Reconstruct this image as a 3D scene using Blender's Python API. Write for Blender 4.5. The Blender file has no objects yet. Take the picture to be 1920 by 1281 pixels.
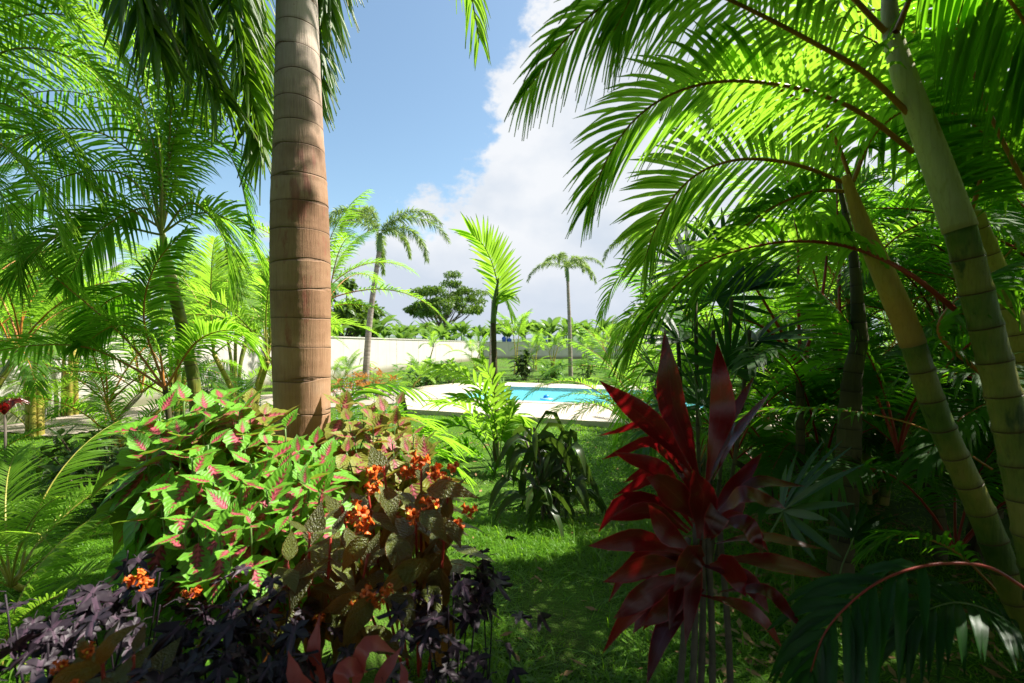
import bpy, bmesh, math, random
import numpy as np
from mathutils import Vector, Matrix
from mathutils.geometry import tessellate_polygon

random.seed(7)
R = np.random.RandomState(11)
scene = bpy.context.scene
COL = scene.collection

# ------------------------------------------------------------------ camera
F = 907.0; HY = 648.0; CH = 1.6            # focal length in px (1920 wide), horizon row, camera height
cam_d = bpy.data.cameras.new("camera"); cam = bpy.data.objects.new("camera", cam_d); COL.objects.link(cam)
cam.location = (0, 0, CH); cam.rotation_euler = (math.radians(90), 0, 0)
cam_d.sensor_width = 36; cam_d.lens = 36 * F / 1920.0; cam_d.shift_y = 7.5 / 1920.0
cam_d.clip_start = 0.05; cam_d.clip_end = 9000
cam_d.dof.use_dof = True; cam_d.dof.focus_distance = 4.2; cam_d.dof.aperture_fstop = 2.2
scene.camera = cam

# ------------------------------------------------------------------ light
SUN_EL, SUN_AZ = 56.0, 72.0                 # azimuth clockwise from the view direction (+Y)
sd = Vector((math.cos(math.radians(SUN_EL)) * math.sin(math.radians(SUN_AZ)),
             math.cos(math.radians(SUN_EL)) * math.cos(math.radians(SUN_AZ)),
             math.sin(math.radians(SUN_EL))))
sl = bpy.data.lights.new("sun", 'SUN'); sl.energy = 5.0; sl.angle = math.radians(0.53); sl.color = (1.0, 0.95, 0.86)
so = bpy.data.objects.new("sun", sl); COL.objects.link(so)
so.rotation_euler = sd.to_track_quat('Z', 'Y').to_euler(); so.location = (10, 5, 30)

world = bpy.data.worlds.new("World"); scene.world = world; world.use_nodes = True
nt = world.node_tree; nt.nodes.clear(); N = nt.nodes; Lk = nt.links
def wn(t, **k):
    n = N.new(t)
    for a, b in k.items(): setattr(n, a, b)
    return n
def wmath(op, a, b=None, c=None, clamp=False):
    n = N.new('ShaderNodeMath'); n.operation = op; n.use_clamp = clamp
    for i, v in enumerate((a, b, c)):
        if v is None: continue
        if isinstance(v, (int, float)): n.inputs[i].default_value = v
        else: Lk.new(v, n.inputs[i])
    return n.outputs[0]
out = wn('ShaderNodeOutputWorld'); bg = wn('ShaderNodeBackground'); Lk.new(bg.outputs[0], out.inputs[0])
bg.inputs[1].default_value = 0.051
sky = wn('ShaderNodeTexSky', sky_type='NISHITA'); sky.sun_disc = False
sky.sun_elevation = math.radians(SUN_EL); sky.sun_rotation = math.radians(SUN_AZ)
sky.air_density = 1.0; sky.dust_density = 1.2; sky.ozone_density = 1.6
tc = wn('ShaderNodeTexCoord'); sep = wn('ShaderNodeSeparateXYZ'); Lk.new(tc.outputs['Generated'], sep.inputs[0])
x_, z_ = sep.outputs[0], sep.outputs[2]
n1 = wn('ShaderNodeTexNoise'); n1.inputs['Scale'].default_value = 4.2; n1.inputs['Detail'].default_value = 9; n1.inputs['Roughness'].default_value = 0.6
mp = wn('ShaderNodeMapping'); mp.inputs['Location'].default_value = (0.35, 0.2, 1.7); mp.inputs['Scale'].default_value = (1, 1, 1.5)
Lk.new(tc.outputs['Generated'], mp.inputs[0]); Lk.new(mp.outputs[0], n1.inputs['Vector'])
s = wmath('ADD', x_, wmath('MULTIPLY', wmath('MAXIMUM', wmath('SUBTRACT', 0.42, z_), 0.0), 2.1))
s = wmath('ADD', s, wmath('MULTIPLY', wmath('SUBTRACT', n1.outputs[0], 0.5), 1.35))
mask = wn('ShaderNodeMapRange', interpolation_type='SMOOTHSTEP'); Lk.new(s, mask.inputs[0])
mask.inputs[1].default_value = -0.015; mask.inputs[2].default_value = 0.10
n2 = wn('ShaderNodeTexNoise'); n2.inputs['Scale'].default_value = 4.5; n2.inputs['Detail'].default_value = 7; n2.inputs['Roughness'].default_value = 0.5
Lk.new(mp.outputs[0], n2.inputs['Vector'])
cr = wn('ShaderNodeValToRGB'); Lk.new(n2.outputs[0], cr.inputs[0])
cr.color_ramp.elements[0].position = 0.36; cr.color_ramp.elements[0].color = (5.0, 5.55, 6.3, 1)
cr.color_ramp.elements[1].position = 0.58; cr.color_ramp.elements[1].color = (6.6, 6.8, 7.1, 1)
lowm = wn('ShaderNodeMapRange'); Lk.new(z_, lowm.inputs[0]); lowm.inputs[1].default_value = 0.0; lowm.inputs[2].default_value = 0.22
lowm.inputs[3].default_value = 0.75; lowm.inputs[4].default_value = 0.0
mx0 = wn('ShaderNodeMix', data_type='RGBA'); Lk.new(lowm.outputs[0], mx0.inputs[0]); Lk.new(cr.outputs[0], mx0.inputs[6]); mx0.inputs[7].default_value = (4.5, 5.1, 6.1, 1)
mx = wn('ShaderNodeMix', data_type='RGBA'); Lk.new(mask.outputs[0], mx.inputs[0])
skm = wn('ShaderNodeMix', data_type='RGBA', blend_type='MULTIPLY'); skm.inputs[0].default_value = 1.0
Lk.new(sky.outputs[0], skm.inputs[6]); skm.inputs[7].default_value = (1.55, 1.66, 1.52, 1)
Lk.new(skm.outputs[2], mx.inputs[6]); Lk.new(mx0.outputs[2], mx.inputs[7]); Lk.new(mx.outputs[2], bg.inputs[0])

scene.view_settings.view_transform = 'Standard'; scene.view_settings.look = 'None'
scene.view_settings.exposure = 1.45; scene.view_settings.gamma = 1.0
scene.cycles.max_bounces = 8; scene.cycles.transparent_max_bounces = 4; scene.cycles.diffuse_bounces = 4
scene.cycles.transmission_bounces = 4; scene.cycles.caustics_reflective = False; scene.cycles.caustics_refractive = False

# ------------------------------------------------------------------ helpers
def P(px, py, D):
    """picture row/column at depth D -> a real point of the garden"""
    return np.array([(px - 960) / F * D, D, CH + (HY - py) / F * D])
def nrm(v):
    v = np.asarray(v, float); l = np.linalg.norm(v, axis=-1, keepdims=True); return v / np.maximum(l, 1e-9)
def tag(o, label=None, cat=None, group=None, kind=None):
    if label: o['label'] = label
    if cat: o['category'] = cat
    if group: o['group'] = group
    if kind: o['kind'] = kind
    return o
def empty(name, loc, label, cat, group=None, rz=0):
    o = bpy.data.objects.new(name, None); COL.objects.link(o); o.location = tuple(loc); o.rotation_euler = (0, 0, rz)
    o.empty_display_size = 0.1
    return tag(o, label, cat, group)

class MB:
    def __init__(s): s.v = []; s.f = []; s.uv = []; s.mi = []; s.n = 0
    def add(s, v, f, uv=None, mi=0):
        v = np.asarray(v, float); f = np.asarray(f, int)
        s.v.append(v); s.f.append(f + s.n); s.n += len(v)
        s.uv.append(np.zeros((len(v), 2)) if uv is None else np.asarray(uv, float)); s.mi.append(np.full(len(f), mi, int))
    def strips(s, Pc, S, W, mi=0, fold=None):
        """Pc (n,k,3) centre lines, S (n,k,3) side vectors, W (n,k) half widths; fold (n,k,3) offset of the midrib"""
        n, k, _ = Pc.shape
        W3 = W[..., None]
        if fold is None:
            V = np.stack([Pc - S * W3, Pc + S * W3], 2); c = 2; us = [0, 1]
        else:
            V = np.stack([Pc - S * W3, Pc + fold, Pc + S * W3], 2); c = 3; us = [0, .5, 1]
        idx = np.arange(n * k * c).reshape(n, k, c)
        fs = []
        for j in range(c - 1):
            fs.append(np.stack([idx[:, :-1, j], idx[:, :-1, j + 1], idx[:, 1:, j + 1], idx[:, 1:, j]], -1).reshape(-1, 4))
        u = np.broadcast_to(np.array(us)[None, None, :], (n, k, c)); vv = np.broadcast_to(np.linspace(0, 1, k)[None, :, None], (n, k, c))
        s.add(V.reshape(-1, 3), np.concatenate(fs), np.stack([u, vv], -1).reshape(-1, 2), mi)
    def tube(s, pts, rad, sides=8, mi=0, cap=True, bump=0):
        pts = np.asarray(pts, float); k = len(pts); rad = np.broadcast_to(np.asarray(rad, float), (k,))
        T = nrm(np.gradient(pts, axis=0)); ref = np.array([1., 0, 0]) if abs(T[0][0]) < .8 else np.array([0, 1., 0])
        Nn = np.zeros((k, 3)); a = ref - T[0] * (ref @ T[0]); a /= np.linalg.norm(a)
        for i in range(k):
            a = a - T[i] * (a @ T[i]); a /= np.linalg.norm(a); Nn[i] = a
        B = np.cross(T, Nn); th = np.linspace(0, 2 * math.pi, sides, endpoint=False)
        rr = rad[:, None, None]
        if bump: rr = rr * (1 + bump * R.randn(k, sides, 1))
        V = pts[:, None] + rr * (np.cos(th)[None, :, None] * Nn[:, None] + np.sin(th)[None, :, None] * B[:, None])
        idx = np.arange(k * sides).reshape(k, sides); nx = np.roll(idx, -1, 1)
        f = np.stack([idx[:-1], nx[:-1], nx[1:], idx[1:]], -1).reshape(-1, 4)
        ln = np.concatenate([[0], np.cumsum(np.linalg.norm(np.diff(pts, axis=0), axis=1))])
        uv = np.stack([np.broadcast_to(np.arange(sides) / sides, (k, sides)), np.broadcast_to(ln[:, None], (k, sides))], -1)
        s.add(V.reshape(-1, 3), f, uv.reshape(-1, 2), mi)
        if cap:
            c0 = s.n; s.add([pts[-1] + T[-1] * rad[-1] * .4], np.zeros((0, 4), int))
            last = idx[-1] + (c0 - k * sides)
            s.f.append(np.array([[last[i], last[(i + 1) % sides], c0, c0] for i in range(sides)])); s.mi.append(np.full(sides, mi, int))
    def box(s, c, d, mi=0, rz=0, taper=1.0):
        x, y, z = np.asarray(d) / 2.
        v = np.array([[-x, -y, -z], [x, -y, -z], [x, y, -z], [-x, y, -z], [-x * taper, -y * taper, z], [x * taper, -y * taper, z], [x * taper, y * taper, z], [-x * taper, y * taper, z]])
        cz, sz = math.cos(rz), math.sin(rz); v = v @ np.array([[cz, sz, 0], [-sz, cz, 0], [0, 0, 1]]) + np.asarray(c)
        s.add(v, [[0, 3, 2, 1], [4, 5, 6, 7], [0, 1, 5, 4], [1, 2, 6, 5], [2, 3, 7, 6], [3, 0, 4, 7]], None, mi)
    def mesh(s, name, mats, smooth=True):
        v = np.concatenate(s.v); f = np.concatenate(s.f); uv = np.concatenate(s.uv); mi = np.concatenate(s.mi)
        me = bpy.data.meshes.new(name)
        tri = f[:, 2] == f[:, 3]
        lt = np.where(tri, 3, 4); ls = np.concatenate([[0], np.cumsum(lt)[:-1]])
        flat = f.reshape(-1); keep = np.ones(len(flat), bool); keep[3::4] = ~tri; flat = flat[keep]
        me.vertices.add(len(v)); me.vertices.foreach_set('co', v.astype(np.float32).reshape(-1))
        me.loops.add(len(flat)); me.loops.foreach_set('vertex_index', flat.astype(np.int32))
        me.polygons.add(len(f)); me.polygons.foreach_set('loop_start', ls.astype(np.int32)); me.polygons.foreach_set('loop_total', lt.astype(np.int32))
        me.polygons.foreach_set('material_index', mi.astype(np.int32)); me.polygons.foreach_set('use_smooth', np.full(len(f), smooth))
        l = me.uv_layers.new(name='UVMap'); l.data.foreach_set('uv', uv[flat].astype(np.float32).reshape(-1))
        for m in mats: me.materials.append(m)
        me.update(calc_edges=True); me.validate()
        return me
def ob(name, me, parent=None, loc=(0, 0, 0), rot=None, scale=None):
    o = bpy.data.objects.new(name, me); COL.objects.link(o)
    o.location = tuple(loc)
    if rot is not None: o.rotation_euler = tuple(rot)
    if scale is not None: o.scale = (scale,) * 3 if np.isscalar(scale) else tuple(scale)
    if parent is not None: o.parent = parent
    return o
def crom(pts, n):
    """Catmull-Rom through the given points"""
    p = np.asarray(pts, float); p = np.vstack([2 * p[0] - p[1], p, 2 * p[-1] - p[-2]])
    m = len(p) - 3; t = np.linspace(0, m - 1e-6, n); i = t.astype(int); f = (t - i)[:, None]
    a, b, c, d = p[i], p[i + 1], p[i + 2], p[i + 3]
    q = .5 * (2 * b + (c - a) * f + (2 * a - 5 * b + 4 * c - d) * f ** 2 + (-a + 3 * b - 3 * c + d) * f ** 3)
    # resample by arc length
    L = np.concatenate([[0], np.cumsum(np.linalg.norm(np.diff(q, axis=0), axis=1))]); tt = np.linspace(0, L[-1], n)
    return np.stack([np.interp(tt, L, q[:, j]) for j in range(3)], 1)

# ------------------------------------------------------------------ materials
class NT:
    def __init__(s, name):
        s.m = bpy.data.materials.new(name); s.m.use_nodes = True; s.t = s.m.node_tree; s.t.nodes.clear()
        s.out = s.t.nodes.new('ShaderNodeOutputMaterial')
    def n(s, t, ins=None, **k):
        n = s.t.nodes.new(t)
        for a, b in k.items(): setattr(n, a, b)
        for a, b in (ins or {}).items():
            if hasattr(b, 'is_linked') or isinstance(b, bpy.types.NodeSocket): s.t.links.new(b, n.inputs[a])
            else: n.inputs[a].default_value = b
        return n
    def math(s, op, a, b=0.0, clamp=False):
        return s.n('ShaderNodeMath', {0: a, 1: b}, operation=op, use_clamp=clamp).outputs[0]
    def ramp(s, fac, stops, interp='LINEAR'):
        n = s.n('ShaderNodeValToRGB', {0: fac}); c = n.color_ramp; c.interpolation = interp
        while len(c.elements) < len(stops): c.elements.new(0.5)
        for e, (p, col) in zip(c.elements, stops): e.position = p; e.color = (*col, 1) if len(col) == 3 else col
        return n.outputs[0]
    def mix(s, f, a, b, mode='MIX'):
        return s.n('ShaderNodeMix', {0: f, 6: a if not isinstance(a, tuple) else (*a[:3], 1), 7: b if not isinstance(b, tuple) else (*b[:3], 1)}, data_type='RGBA', blend_type=mode).outputs[2]
    def noise(s, scale, detail=4, vec=None, rough=.5, col=False):
        n = s.n('ShaderNodeTexNoise', {'Scale': scale, 'Detail': detail, 'Roughness': rough})
        if vec is not None: s.t.links.new(vec, n.inputs['Vector'])
        return n.outputs[1 if col else 0]
    def link(s, a, b): s.t.links.new(a, b)
    def done(s, sh): s.t.links.new(sh, s.out.inputs[0]); return s.m
    def uv(s):
        u = s.n('ShaderNodeUVMap', uv_map='UVMap'); x = s.n('ShaderNodeSeparateXYZ', {0: u.outputs[0]}); return x.outputs[0], x.outputs[1]
    def obj(s): return s.n('ShaderNodeTexCoord').outputs['Object']

def leafmat(name, c1, c2, tr=None, rough=.38, tmix=.4, dry=None, midrib=None, back=None, bump=.3, rib_n=0, spec=.3):
    """leaf: colour varies leaf by leaf and along its length, light shines through"""
    b = NT(name)
    isl = b.n('ShaderNodeNewGeometry'); rnd = isl.outputs['Random Per Island']; oi = b.n('ShaderNodeObjectInfo').outputs['Random']
    nz = b.noise(3.0, 3, b.n('ShaderNodeTexCoord').outputs['Object'])
    f = b.math('ADD', b.math('MULTIPLY', rnd, .55), b.math('ADD', b.math('MULTIPLY', nz, .5), b.math('MULTIPLY', oi, .2)), )
    f = b.math('SUBTRACT', f, .12, True)
    col = b.mix(f, c1, c2); u, v = b.uv()
    if midrib is not None:
        d = b.math('ABSOLUTE', b.math('SUBTRACT', u, .5)); col = b.mix(b.math('LESS_THAN', d, .035), col, midrib)
    if dry is not None:
        e = b.math('ADD', v, b.math('MULTIPLY', b.noise(7, 4, b.obj()), .5)); e2 = b.math('MULTIPLY', b.math('SUBTRACT', b.math('ADD', e, b.math('MULTIPLY', rnd, .25)), 1.32), 5, True)
        col = b.mix(e2, col, dry)
    if back is not None: col = b.mix(b.math('MULTIPLY', isl.outputs['Backfacing'], .85), col, back)
    hgt = None
    bs = {'Base Color': col, 'Roughness': rough, 'Specular IOR Level': spec}
    pr = b.n('ShaderNodeBsdfPrincipled', bs)
    if bump:
        w = b.n('ShaderNodeTexWave', {'Vector': b.n('ShaderNodeCombineXYZ', {0: u, 1: 0.0, 2: 0.0}).outputs[0], 'Scale': 3.0}, wave_type='BANDS', bands_direction='X')
        bp = b.n('ShaderNodeBump', {'Height': w.outputs[1], 'Strength': bump, 'Distance': .002}); b.link(bp.outputs[0], pr.inputs['Normal'])
    tcol = b.mix(f, tuple(np.array(tr if tr else c2) * .8), tuple(tr if tr else c2))
    if tr is None: tcol = b.mix(1.0, col, (1.7, 1.9, .9), 'MULTIPLY')
    ts = b.n('ShaderNodeBsdfTranslucent', {'Color': tcol})
    return b.done(b.n('ShaderNodeMixShader', {0: tmix, 1: pr.outputs[0], 2: ts.outputs[0]}).outputs[0])

G = {}
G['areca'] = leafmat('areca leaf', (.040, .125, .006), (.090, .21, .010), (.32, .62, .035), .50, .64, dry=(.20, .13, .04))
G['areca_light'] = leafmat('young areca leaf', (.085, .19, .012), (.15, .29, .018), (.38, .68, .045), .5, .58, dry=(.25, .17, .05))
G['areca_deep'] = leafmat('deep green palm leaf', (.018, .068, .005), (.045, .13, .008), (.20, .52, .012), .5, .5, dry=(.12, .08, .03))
G['foxtail'] = leafmat('foxtail leaf', (.030, .085, .007), (.085, .16, .014), (.26, .50, .02), .38, .4, dry=(.30, .24, .12))
G['foxtail_light'] = leafmat('pale foxtail leaf', (.10, .16, .035), (.17, .24, .055), (.34, .50, .08), .4, .4, dry=(.30, .24, .12))
G['fan'] = leafmat('fan palm leaf', (.007, .032, .006), (.016, .060, .008), (.05, .22, .01), .36, .3)
G['grass'] = leafmat('grass blade', (.055, .15, .008), (.12, .25, .014), (.34, .66, .02), .45, .45, dry=(.22, .19, .06), bump=0)
G['banana'] = leafmat('banana leaf', (.05, .12, .02), (.11, .20, .035), (.24, .44, .05), .4, .35, dry=(.25, .2, .07))
G['tree'] = leafmat('tree leaf', (.030, .075, .010), (.085, .15, .018), (.24, .42, .03), .45, .25, bump=0)
G['dracaena'] = leafmat('dracaena leaf', (.018, .040, .012), (.045, .080, .018), (.12, .22, .02), .3, .25, midrib=(.05, .03, .015))
G['shrub'] = leafmat('shrub leaf', (.035, .11, .015), (.085, .19, .03), (.22, .45, .03), .38, .38)
G['croton'] = leafmat('orange shrub leaf', (.12, .12, .02), (.42, .12, .025), (.55, .25, .03), .45, .35)
G['purple'] = leafmat('purple vine leaf', (.014, .009, .013), (.036, .024, .034), (.04, .010, .02), .52, .12, midrib=(.07, .04, .06), bump=.2, spec=.35)
G['redleaf'] = leafmat('red bromeliad leaf', (.30, .035, .04), (.58, .16, .12), (.6, .08, .05), .25, .3)

def coleus_mat(name, edge, edge2, pink, dark):
    b = NT(name); u, v = b.uv(); a = b.math('ABSOLUTE', b.math('SUBTRACT', u, .5))
    oi = b.n('ShaderNodeObjectInfo').outputs['Random']
    nz = b.noise(22, 4, b.obj()); geo = b.n('ShaderNodeNewGeometry')
    # side veins run out and forward from the midrib
    vv = b.math('SUBTRACT', v, b.math('MULTIPLY', a, .55))
    wv = b.n('ShaderNodeMath', {0: b.math('MULTIPLY', vv, 52.0)}, operation='SINE').outputs[0]
    wv = b.math('ADD', b.math('MULTIPLY', wv, .5), .5)
    # distance from the pale centre, wider in the middle of the blade
    lim = b.math('MULTIPLY', b.math('SUBTRACT', 1.02, v), .25)
    d = b.math('SUBTRACT', b.math('ADD', a, b.math('ADD', b.math('MULTIPLY', wv, .13), b.math('MULTIPLY', nz, .16))), b.math('ADD', lim, b.math('MULTIPLY', oi, .10)))
    core = b.math('MULTIPLY', b.math('SUBTRACT', .045, d), 7.0, True)
    ring = b.math('MULTIPLY', b.math('SUBTRACT', .105, d), 13.0, True)
    g = b.mix(b.math('MULTIPLY', nz, 1.0), edge, edge2)
    g = b.mix(b.math('MULTIPLY', b.math('GREATER_THAN', wv, .93), .5), g, tuple(np.array(edge) * .6))
    col = b.mix(ring, g, dark); col = b.mix(core, col, pink)
    mid = b.math('LESS_THAN', a, .022); col = b.mix(b.math('MULTIPLY', mid, core), col, tuple(np.array(pink) * 1.15))
    col = b.mix(b.math('MULTIPLY', geo.outputs['Backfacing'], .35), col, (.25, .16, .06))
    pr = b.n('ShaderNodeBsdfPrincipled', {'Base Color': col, 'Roughness': .48, 'Specular IOR Level': .35})
    bp = b.n('ShaderNodeBump', {'Height': b.math('ADD', wv, b.math('MULTIPLY', nz, .8)), 'Strength': .55, 'Distance': .003}); b.link(bp.outputs[0], pr.inputs['Normal'])
    tr = b.n('ShaderNodeBsdfTranslucent', {'Color': b.mix(1.0, col, (1.5, 1.5, .8), 'MULTIPLY')})
    return b.done(b.n('ShaderNodeMixShader', {0: .35, 1: pr.outputs[0], 2: tr.outputs[0]}).outputs[0])
G['coleus'] = coleus_mat('coleus leaf green and pink', (.11, .32, .022), (.19, .46, .035), (.50, .10, .13), (.20, .02, .03))
G['coleus2'] = coleus_mat('coleus leaf orange rimmed', (.26, .20, .03), (.20, .30, .035), (.46, .12, .13), (.15, .015, .025))

def chrys_mat():
    b = NT('bronze pebbled leaf'); u, v = b.uv(); a = b.math('ABSOLUTE', b.math('SUBTRACT', u, .5)); geo = b.n('ShaderNodeNewGeometry')
    vv = b.math('SUBTRACT', v, b.math('MULTIPLY', a, .6)); wv = b.n('ShaderNodeMath', {0: b.math('MULTIPLY', vv, 44.0)}, operation='SINE').outputs[0]
    vor = b.n('ShaderNodeTexVoronoi', {'Vector': b.obj(), 'Scale': 150.0}); nz = b.noise(6, 3, b.obj()); oi = b.n('ShaderNodeObjectInfo').outputs['Random']
    col = b.mix(b.math('ADD', b.math('MULTIPLY', nz, .6), b.math('MULTIPLY', oi, .5), True), (.045, .050, .012), (.13, .17, .025))
    col = b.mix(b.math('LESS_THAN', a, .02), col, (.10, .14, .035))
    col = b.mix(b.math('MULTIPLY', b.math('SUBTRACT', a, .47), 20, True), col, (.28, .06, .02))
    col = b.mix(geo.outputs['Backfacing'], col, (.30, .055, .012))
    pr = b.n('ShaderNodeBsdfPrincipled', {'Base Color': col, 'Roughness': .33, 'Specular IOR Level': .5})
    h = b.math('ADD', b.math('MULTIPLY', vor.outputs[0], 1.4), b.math('MULTIPLY', wv, .35))
    bp = b.n('ShaderNodeBump', {'Height': h, 'Strength': .9, 'Distance': .004}); b.link(bp.outputs[0], pr.inputs['Normal'])
    tr = b.n('ShaderNodeBsdfTranslucent', {'Color': (.55, .15, .012, 1)})
    return b.done(b.n('ShaderNodeMixShader', {0: .30, 1: pr.outputs[0], 2: tr.outputs[0]}).outputs[0])
G['chrys'] = chrys_mat()

def cordy_mat():
    b = NT('crimson cordyline leaf'); u, v = b.uv(); a = b.math('ABSOLUTE', b.math('SUBTRACT', u, .5)); oi = b.n('ShaderNodeObjectInfo').outputs['Random']
    cv = b.n('ShaderNodeCombineXYZ', {0: b.math('MULTIPLY', u, 34.0), 1: b.math('MULTIPLY', v, 2.0), 2: b.math('MULTIPLY', oi, 9.0)}).outputs[0]
    st = b.noise(1.0, 4, cv)
    col = b.mix(b.math('ADD', b.math('MULTIPLY', st, .9), b.math('SUBTRACT', b.math('MULTIPLY', oi, .6), .3), True), (.022, .003, .004), (.13, .005, .008))
    col = b.mix(b.math('MULTIPLY', b.math('SUBTRACT', b.math('ADD', a, b.math('MULTIPLY', st, .05)), .47), 16, True), col, (.42, .03, .05))
    sp = b.noise(14, 5, b.obj(), .7); col = b.mix(b.math('MULTIPLY', b.math('SUBTRACT', sp, .60), 9, True), col, (.05, .04, .012))
    tipd = b.math('MULTIPLY', b.math('SUBTRACT', b.math('ADD', v, b.math('MULTIPLY', sp, .25)), 1.06), 14, True); col = b.mix(tipd, col, (.16, .09, .045))
    col = b.mix(b.math('LESS_THAN', a, .018), col, (.12, .02, .02))
    pr = b.n('ShaderNodeBsdfPrincipled', {'Base Color': col, 'Roughness': .22, 'Specular IOR Level': .6})
    bp = b.n('ShaderNodeBump', {'Height': st, 'Strength': .35, 'Distance': .003}); b.link(bp.outputs[0], pr.inputs['Normal'])
    tr = b.n('ShaderNodeBsdfTranslucent', {'Color': (.36, .008, .012, 1)})
    return b.done(b.n('ShaderNodeMixShader', {0: .30, 1: pr.outputs[0], 2: tr.outputs[0]}).outputs[0])
G['cordy'] = cordy_mat()

def plain(name, c, rough=.6, var=.25, scale=8, bump=.2, spec=.4):
    b = NT(name); nz = b.noise(scale, 5, b.obj(), .6)
    c = np.array(c); col = b.mix(b.math('MULTIPLY', b.math('SUBTRACT', nz, .25), 2, True), tuple(c * (1 - var)), tuple(np.minimum(c * (1 + var), .9)))
    pr = b.n('ShaderNodeBsdfPrincipled', {'Base Color': col, 'Roughness': rough, 'Specular IOR Level': spec})
    if bump:
        bp = b.n('ShaderNodeBump', {'Height': nz, 'Strength': bump, 'Distance': .01}); b.link(bp.outputs[0], pr.inputs['Normal'])
    return b.done(pr.outputs[0])
G['rachis'] = plain('orange leaf stalk', (.42, .16, .03), .45, .35)
G['rachis_y'] = plain('yellow green leaf stalk', (.30, .28, .05), .45, .3)
G['rachis_r'] = plain('red leaf stalk', (.30, .035, .02), .4, .3)
G['rachis_g'] = plain('green leaf stalk', (.10, .17, .04), .45, .3)
G['stem_g'] = plain('green stem', (.12, .22, .05), .5, .3)
G['stem_b'] = plain('brown woody stem', (.10, .07, .045), .8, .4)
G['flower'] = plain('orange flower', (.88, .13, .012), .5, .5, 60)
G['flower_y'] = plain('yellow flower lip', (.75, .42, .03), .5, .3, 60)
G['spike'] = plain('pale violet blossom', (.34, .38, .46), .6, .3, 60)
G['blue'] = plain('blue plastic', (.02, .22, .65), .35, .1)
G['bluecap'] = plain('pale blue plastic', (.20, .48, .80), .35, .1)
G['bluebag'] = plain('blue banana bag', (.03, .09, .45), .5, .3)
G['branch'] = plain('tree bark', (.11, .09, .07), .85, .4, 12, .5)

def ringed(name, cols, ring=.22, ringcol=(.10, .07, .045), jit=.04, patches=None, streak=.5, rough=.75, zfade=None):
    """palm stem: rings at leaf scars, streaks along it, patches"""
    b = NT(name); u, v = b.uv(); o = b.obj()
    so_ = b.n('ShaderNodeMapping', {'Vector': o, 'Scale': (30, 30, 1.2)}).outputs[0]
    st = b.noise(1.0, 6, so_, .65); so2 = b.n('ShaderNodeMapping', {'Vector': o, 'Scale': (110, 110, 5)}).outputs[0]; fine = b.noise(1.0, 5, so2, .7); spots = b.noise(38, 4, o, .7); big = b.noise(2.2, 4, o, .6)
    wob = b.math('MULTIPLY', b.math('SUBTRACT', b.noise(2.5, 3, o), .5), jit)
    ph = b.math('FRACT', b.math('DIVIDE', b.math('ADD', v, wob), ring)); idr = b.math('FLOOR', b.math('DIVIDE', b.math('ADD', v, wob), ring))
    wn_ = b.n('ShaderNodeTexWhiteNoise', {'W': idr}, noise_dimensions='1D').outputs[0]
    f = b.math('ADD', b.math('MULTIPLY', b.math('SUBTRACT', big, .5), 1.4), b.math('ADD', b.math('MULTIPLY', wn_, .35), b.math('MULTIPLY', st, .45)), True)
    col = b.ramp(f, cols)
    if patches is not None:
        pm = b.n('ShaderNodeMapping', {'Vector': o, 'Scale': (9, 9, 2.6)}).outputs[0]; pn = b.noise(1.0, 5, pm, .6)
        col = b.mix(b.math('MULTIPLY', b.math('SUBTRACT', pn, .58), 14, True), col, patches)
    col = b.mix(b.math('MULTIPLY', b.math('SUBTRACT', st, .35), streak, True), col, b.mix(1.0, col, (.55, .5, .45), 'MULTIPLY'))
    if zfade:
        zc = b.n('ShaderNodeSeparateXYZ', {0: o}).outputs[2]; col = b.mix(b.math('MULTIPLY', b.math('MULTIPLY', b.math('SUBTRACT', b.math('ADD', zc, b.math('MULTIPLY', big, 1.4)), 3.3), .55, True), .8), col, zfade)
    e = b.math('MULTIPLY', b.math('ABSOLUTE', b.math('SUBTRACT', ph, .5)), 2.0); low = b.math('MULTIPLY', b.math('SUBTRACT', .16, ph), 7, True); col = b.mix(b.math('MULTIPLY', low, .45), col, ringcol); col = b.mix(b.math('MULTIPLY', b.math('SUBTRACT', fine, .5), 2.2, True), col, b.mix(1.0, col, (.55, .48, .42), 'MULTIPLY')); col = b.mix(b.math('MULTIPLY', b.math('SUBTRACT', spots, .66), 9, True), col, b.mix(1.0, col, (.35, .3, .28), 'MULTIPLY')); e = b.math('MULTIPLY', b.math('SUBTRACT', e, .945), 22, True)
    col = b.mix(e, col, ringcol)
    pr = b.n('ShaderNodeBsdfPrincipled', {'Base Color': col, 'Roughness': rough, 'Specular IOR Level': .3})
    h = b.math('ADD', b.math('ADD', st, b.math('MULTIPLY', fine, .6)), b.math('MULTIPLY', e, -1.1))
    bp = b.n('ShaderNodeBump', {'Height': h, 'Strength': .7, 'Distance': .008}); b.link(bp.outputs[0], pr.inputs['Normal'])
    return b.done(pr.outputs[0])
G['royal'] = ringed('royal palm bark', [(0, (.20, .10, .05)), (.35, (.36, .20, .11)), (.65, (.48, .29, .17)), (1, (.60, .44, .32))], .225, (.15, .085, .045), .035, patches=(.34, .13, .08), streak=1.6, zfade=(.62, .56, .48))
G['bamboo'] = ringed('ringed green areca stem', [(0, (.04, .08, .010)), (.3, (.09, .14, .018)), (.6, (.24, .22, .04)), (.8, (.34, .26, .07)), (1, (.16, .09, .04))], .145, (.09, .04, .02), .02, patches=(.05, .075, .018), streak=.5, rough=.45)
G['bamboo_y'] = ringed('ringed yellow areca stem', [(0, (.22, .20, .03)), (.5, (.42, .34, .07)), (1, (.50, .42, .16))], .15, (.16, .08, .03), .015, patches=(.15, .18, .03), streak=.3, rough=.45)
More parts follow.
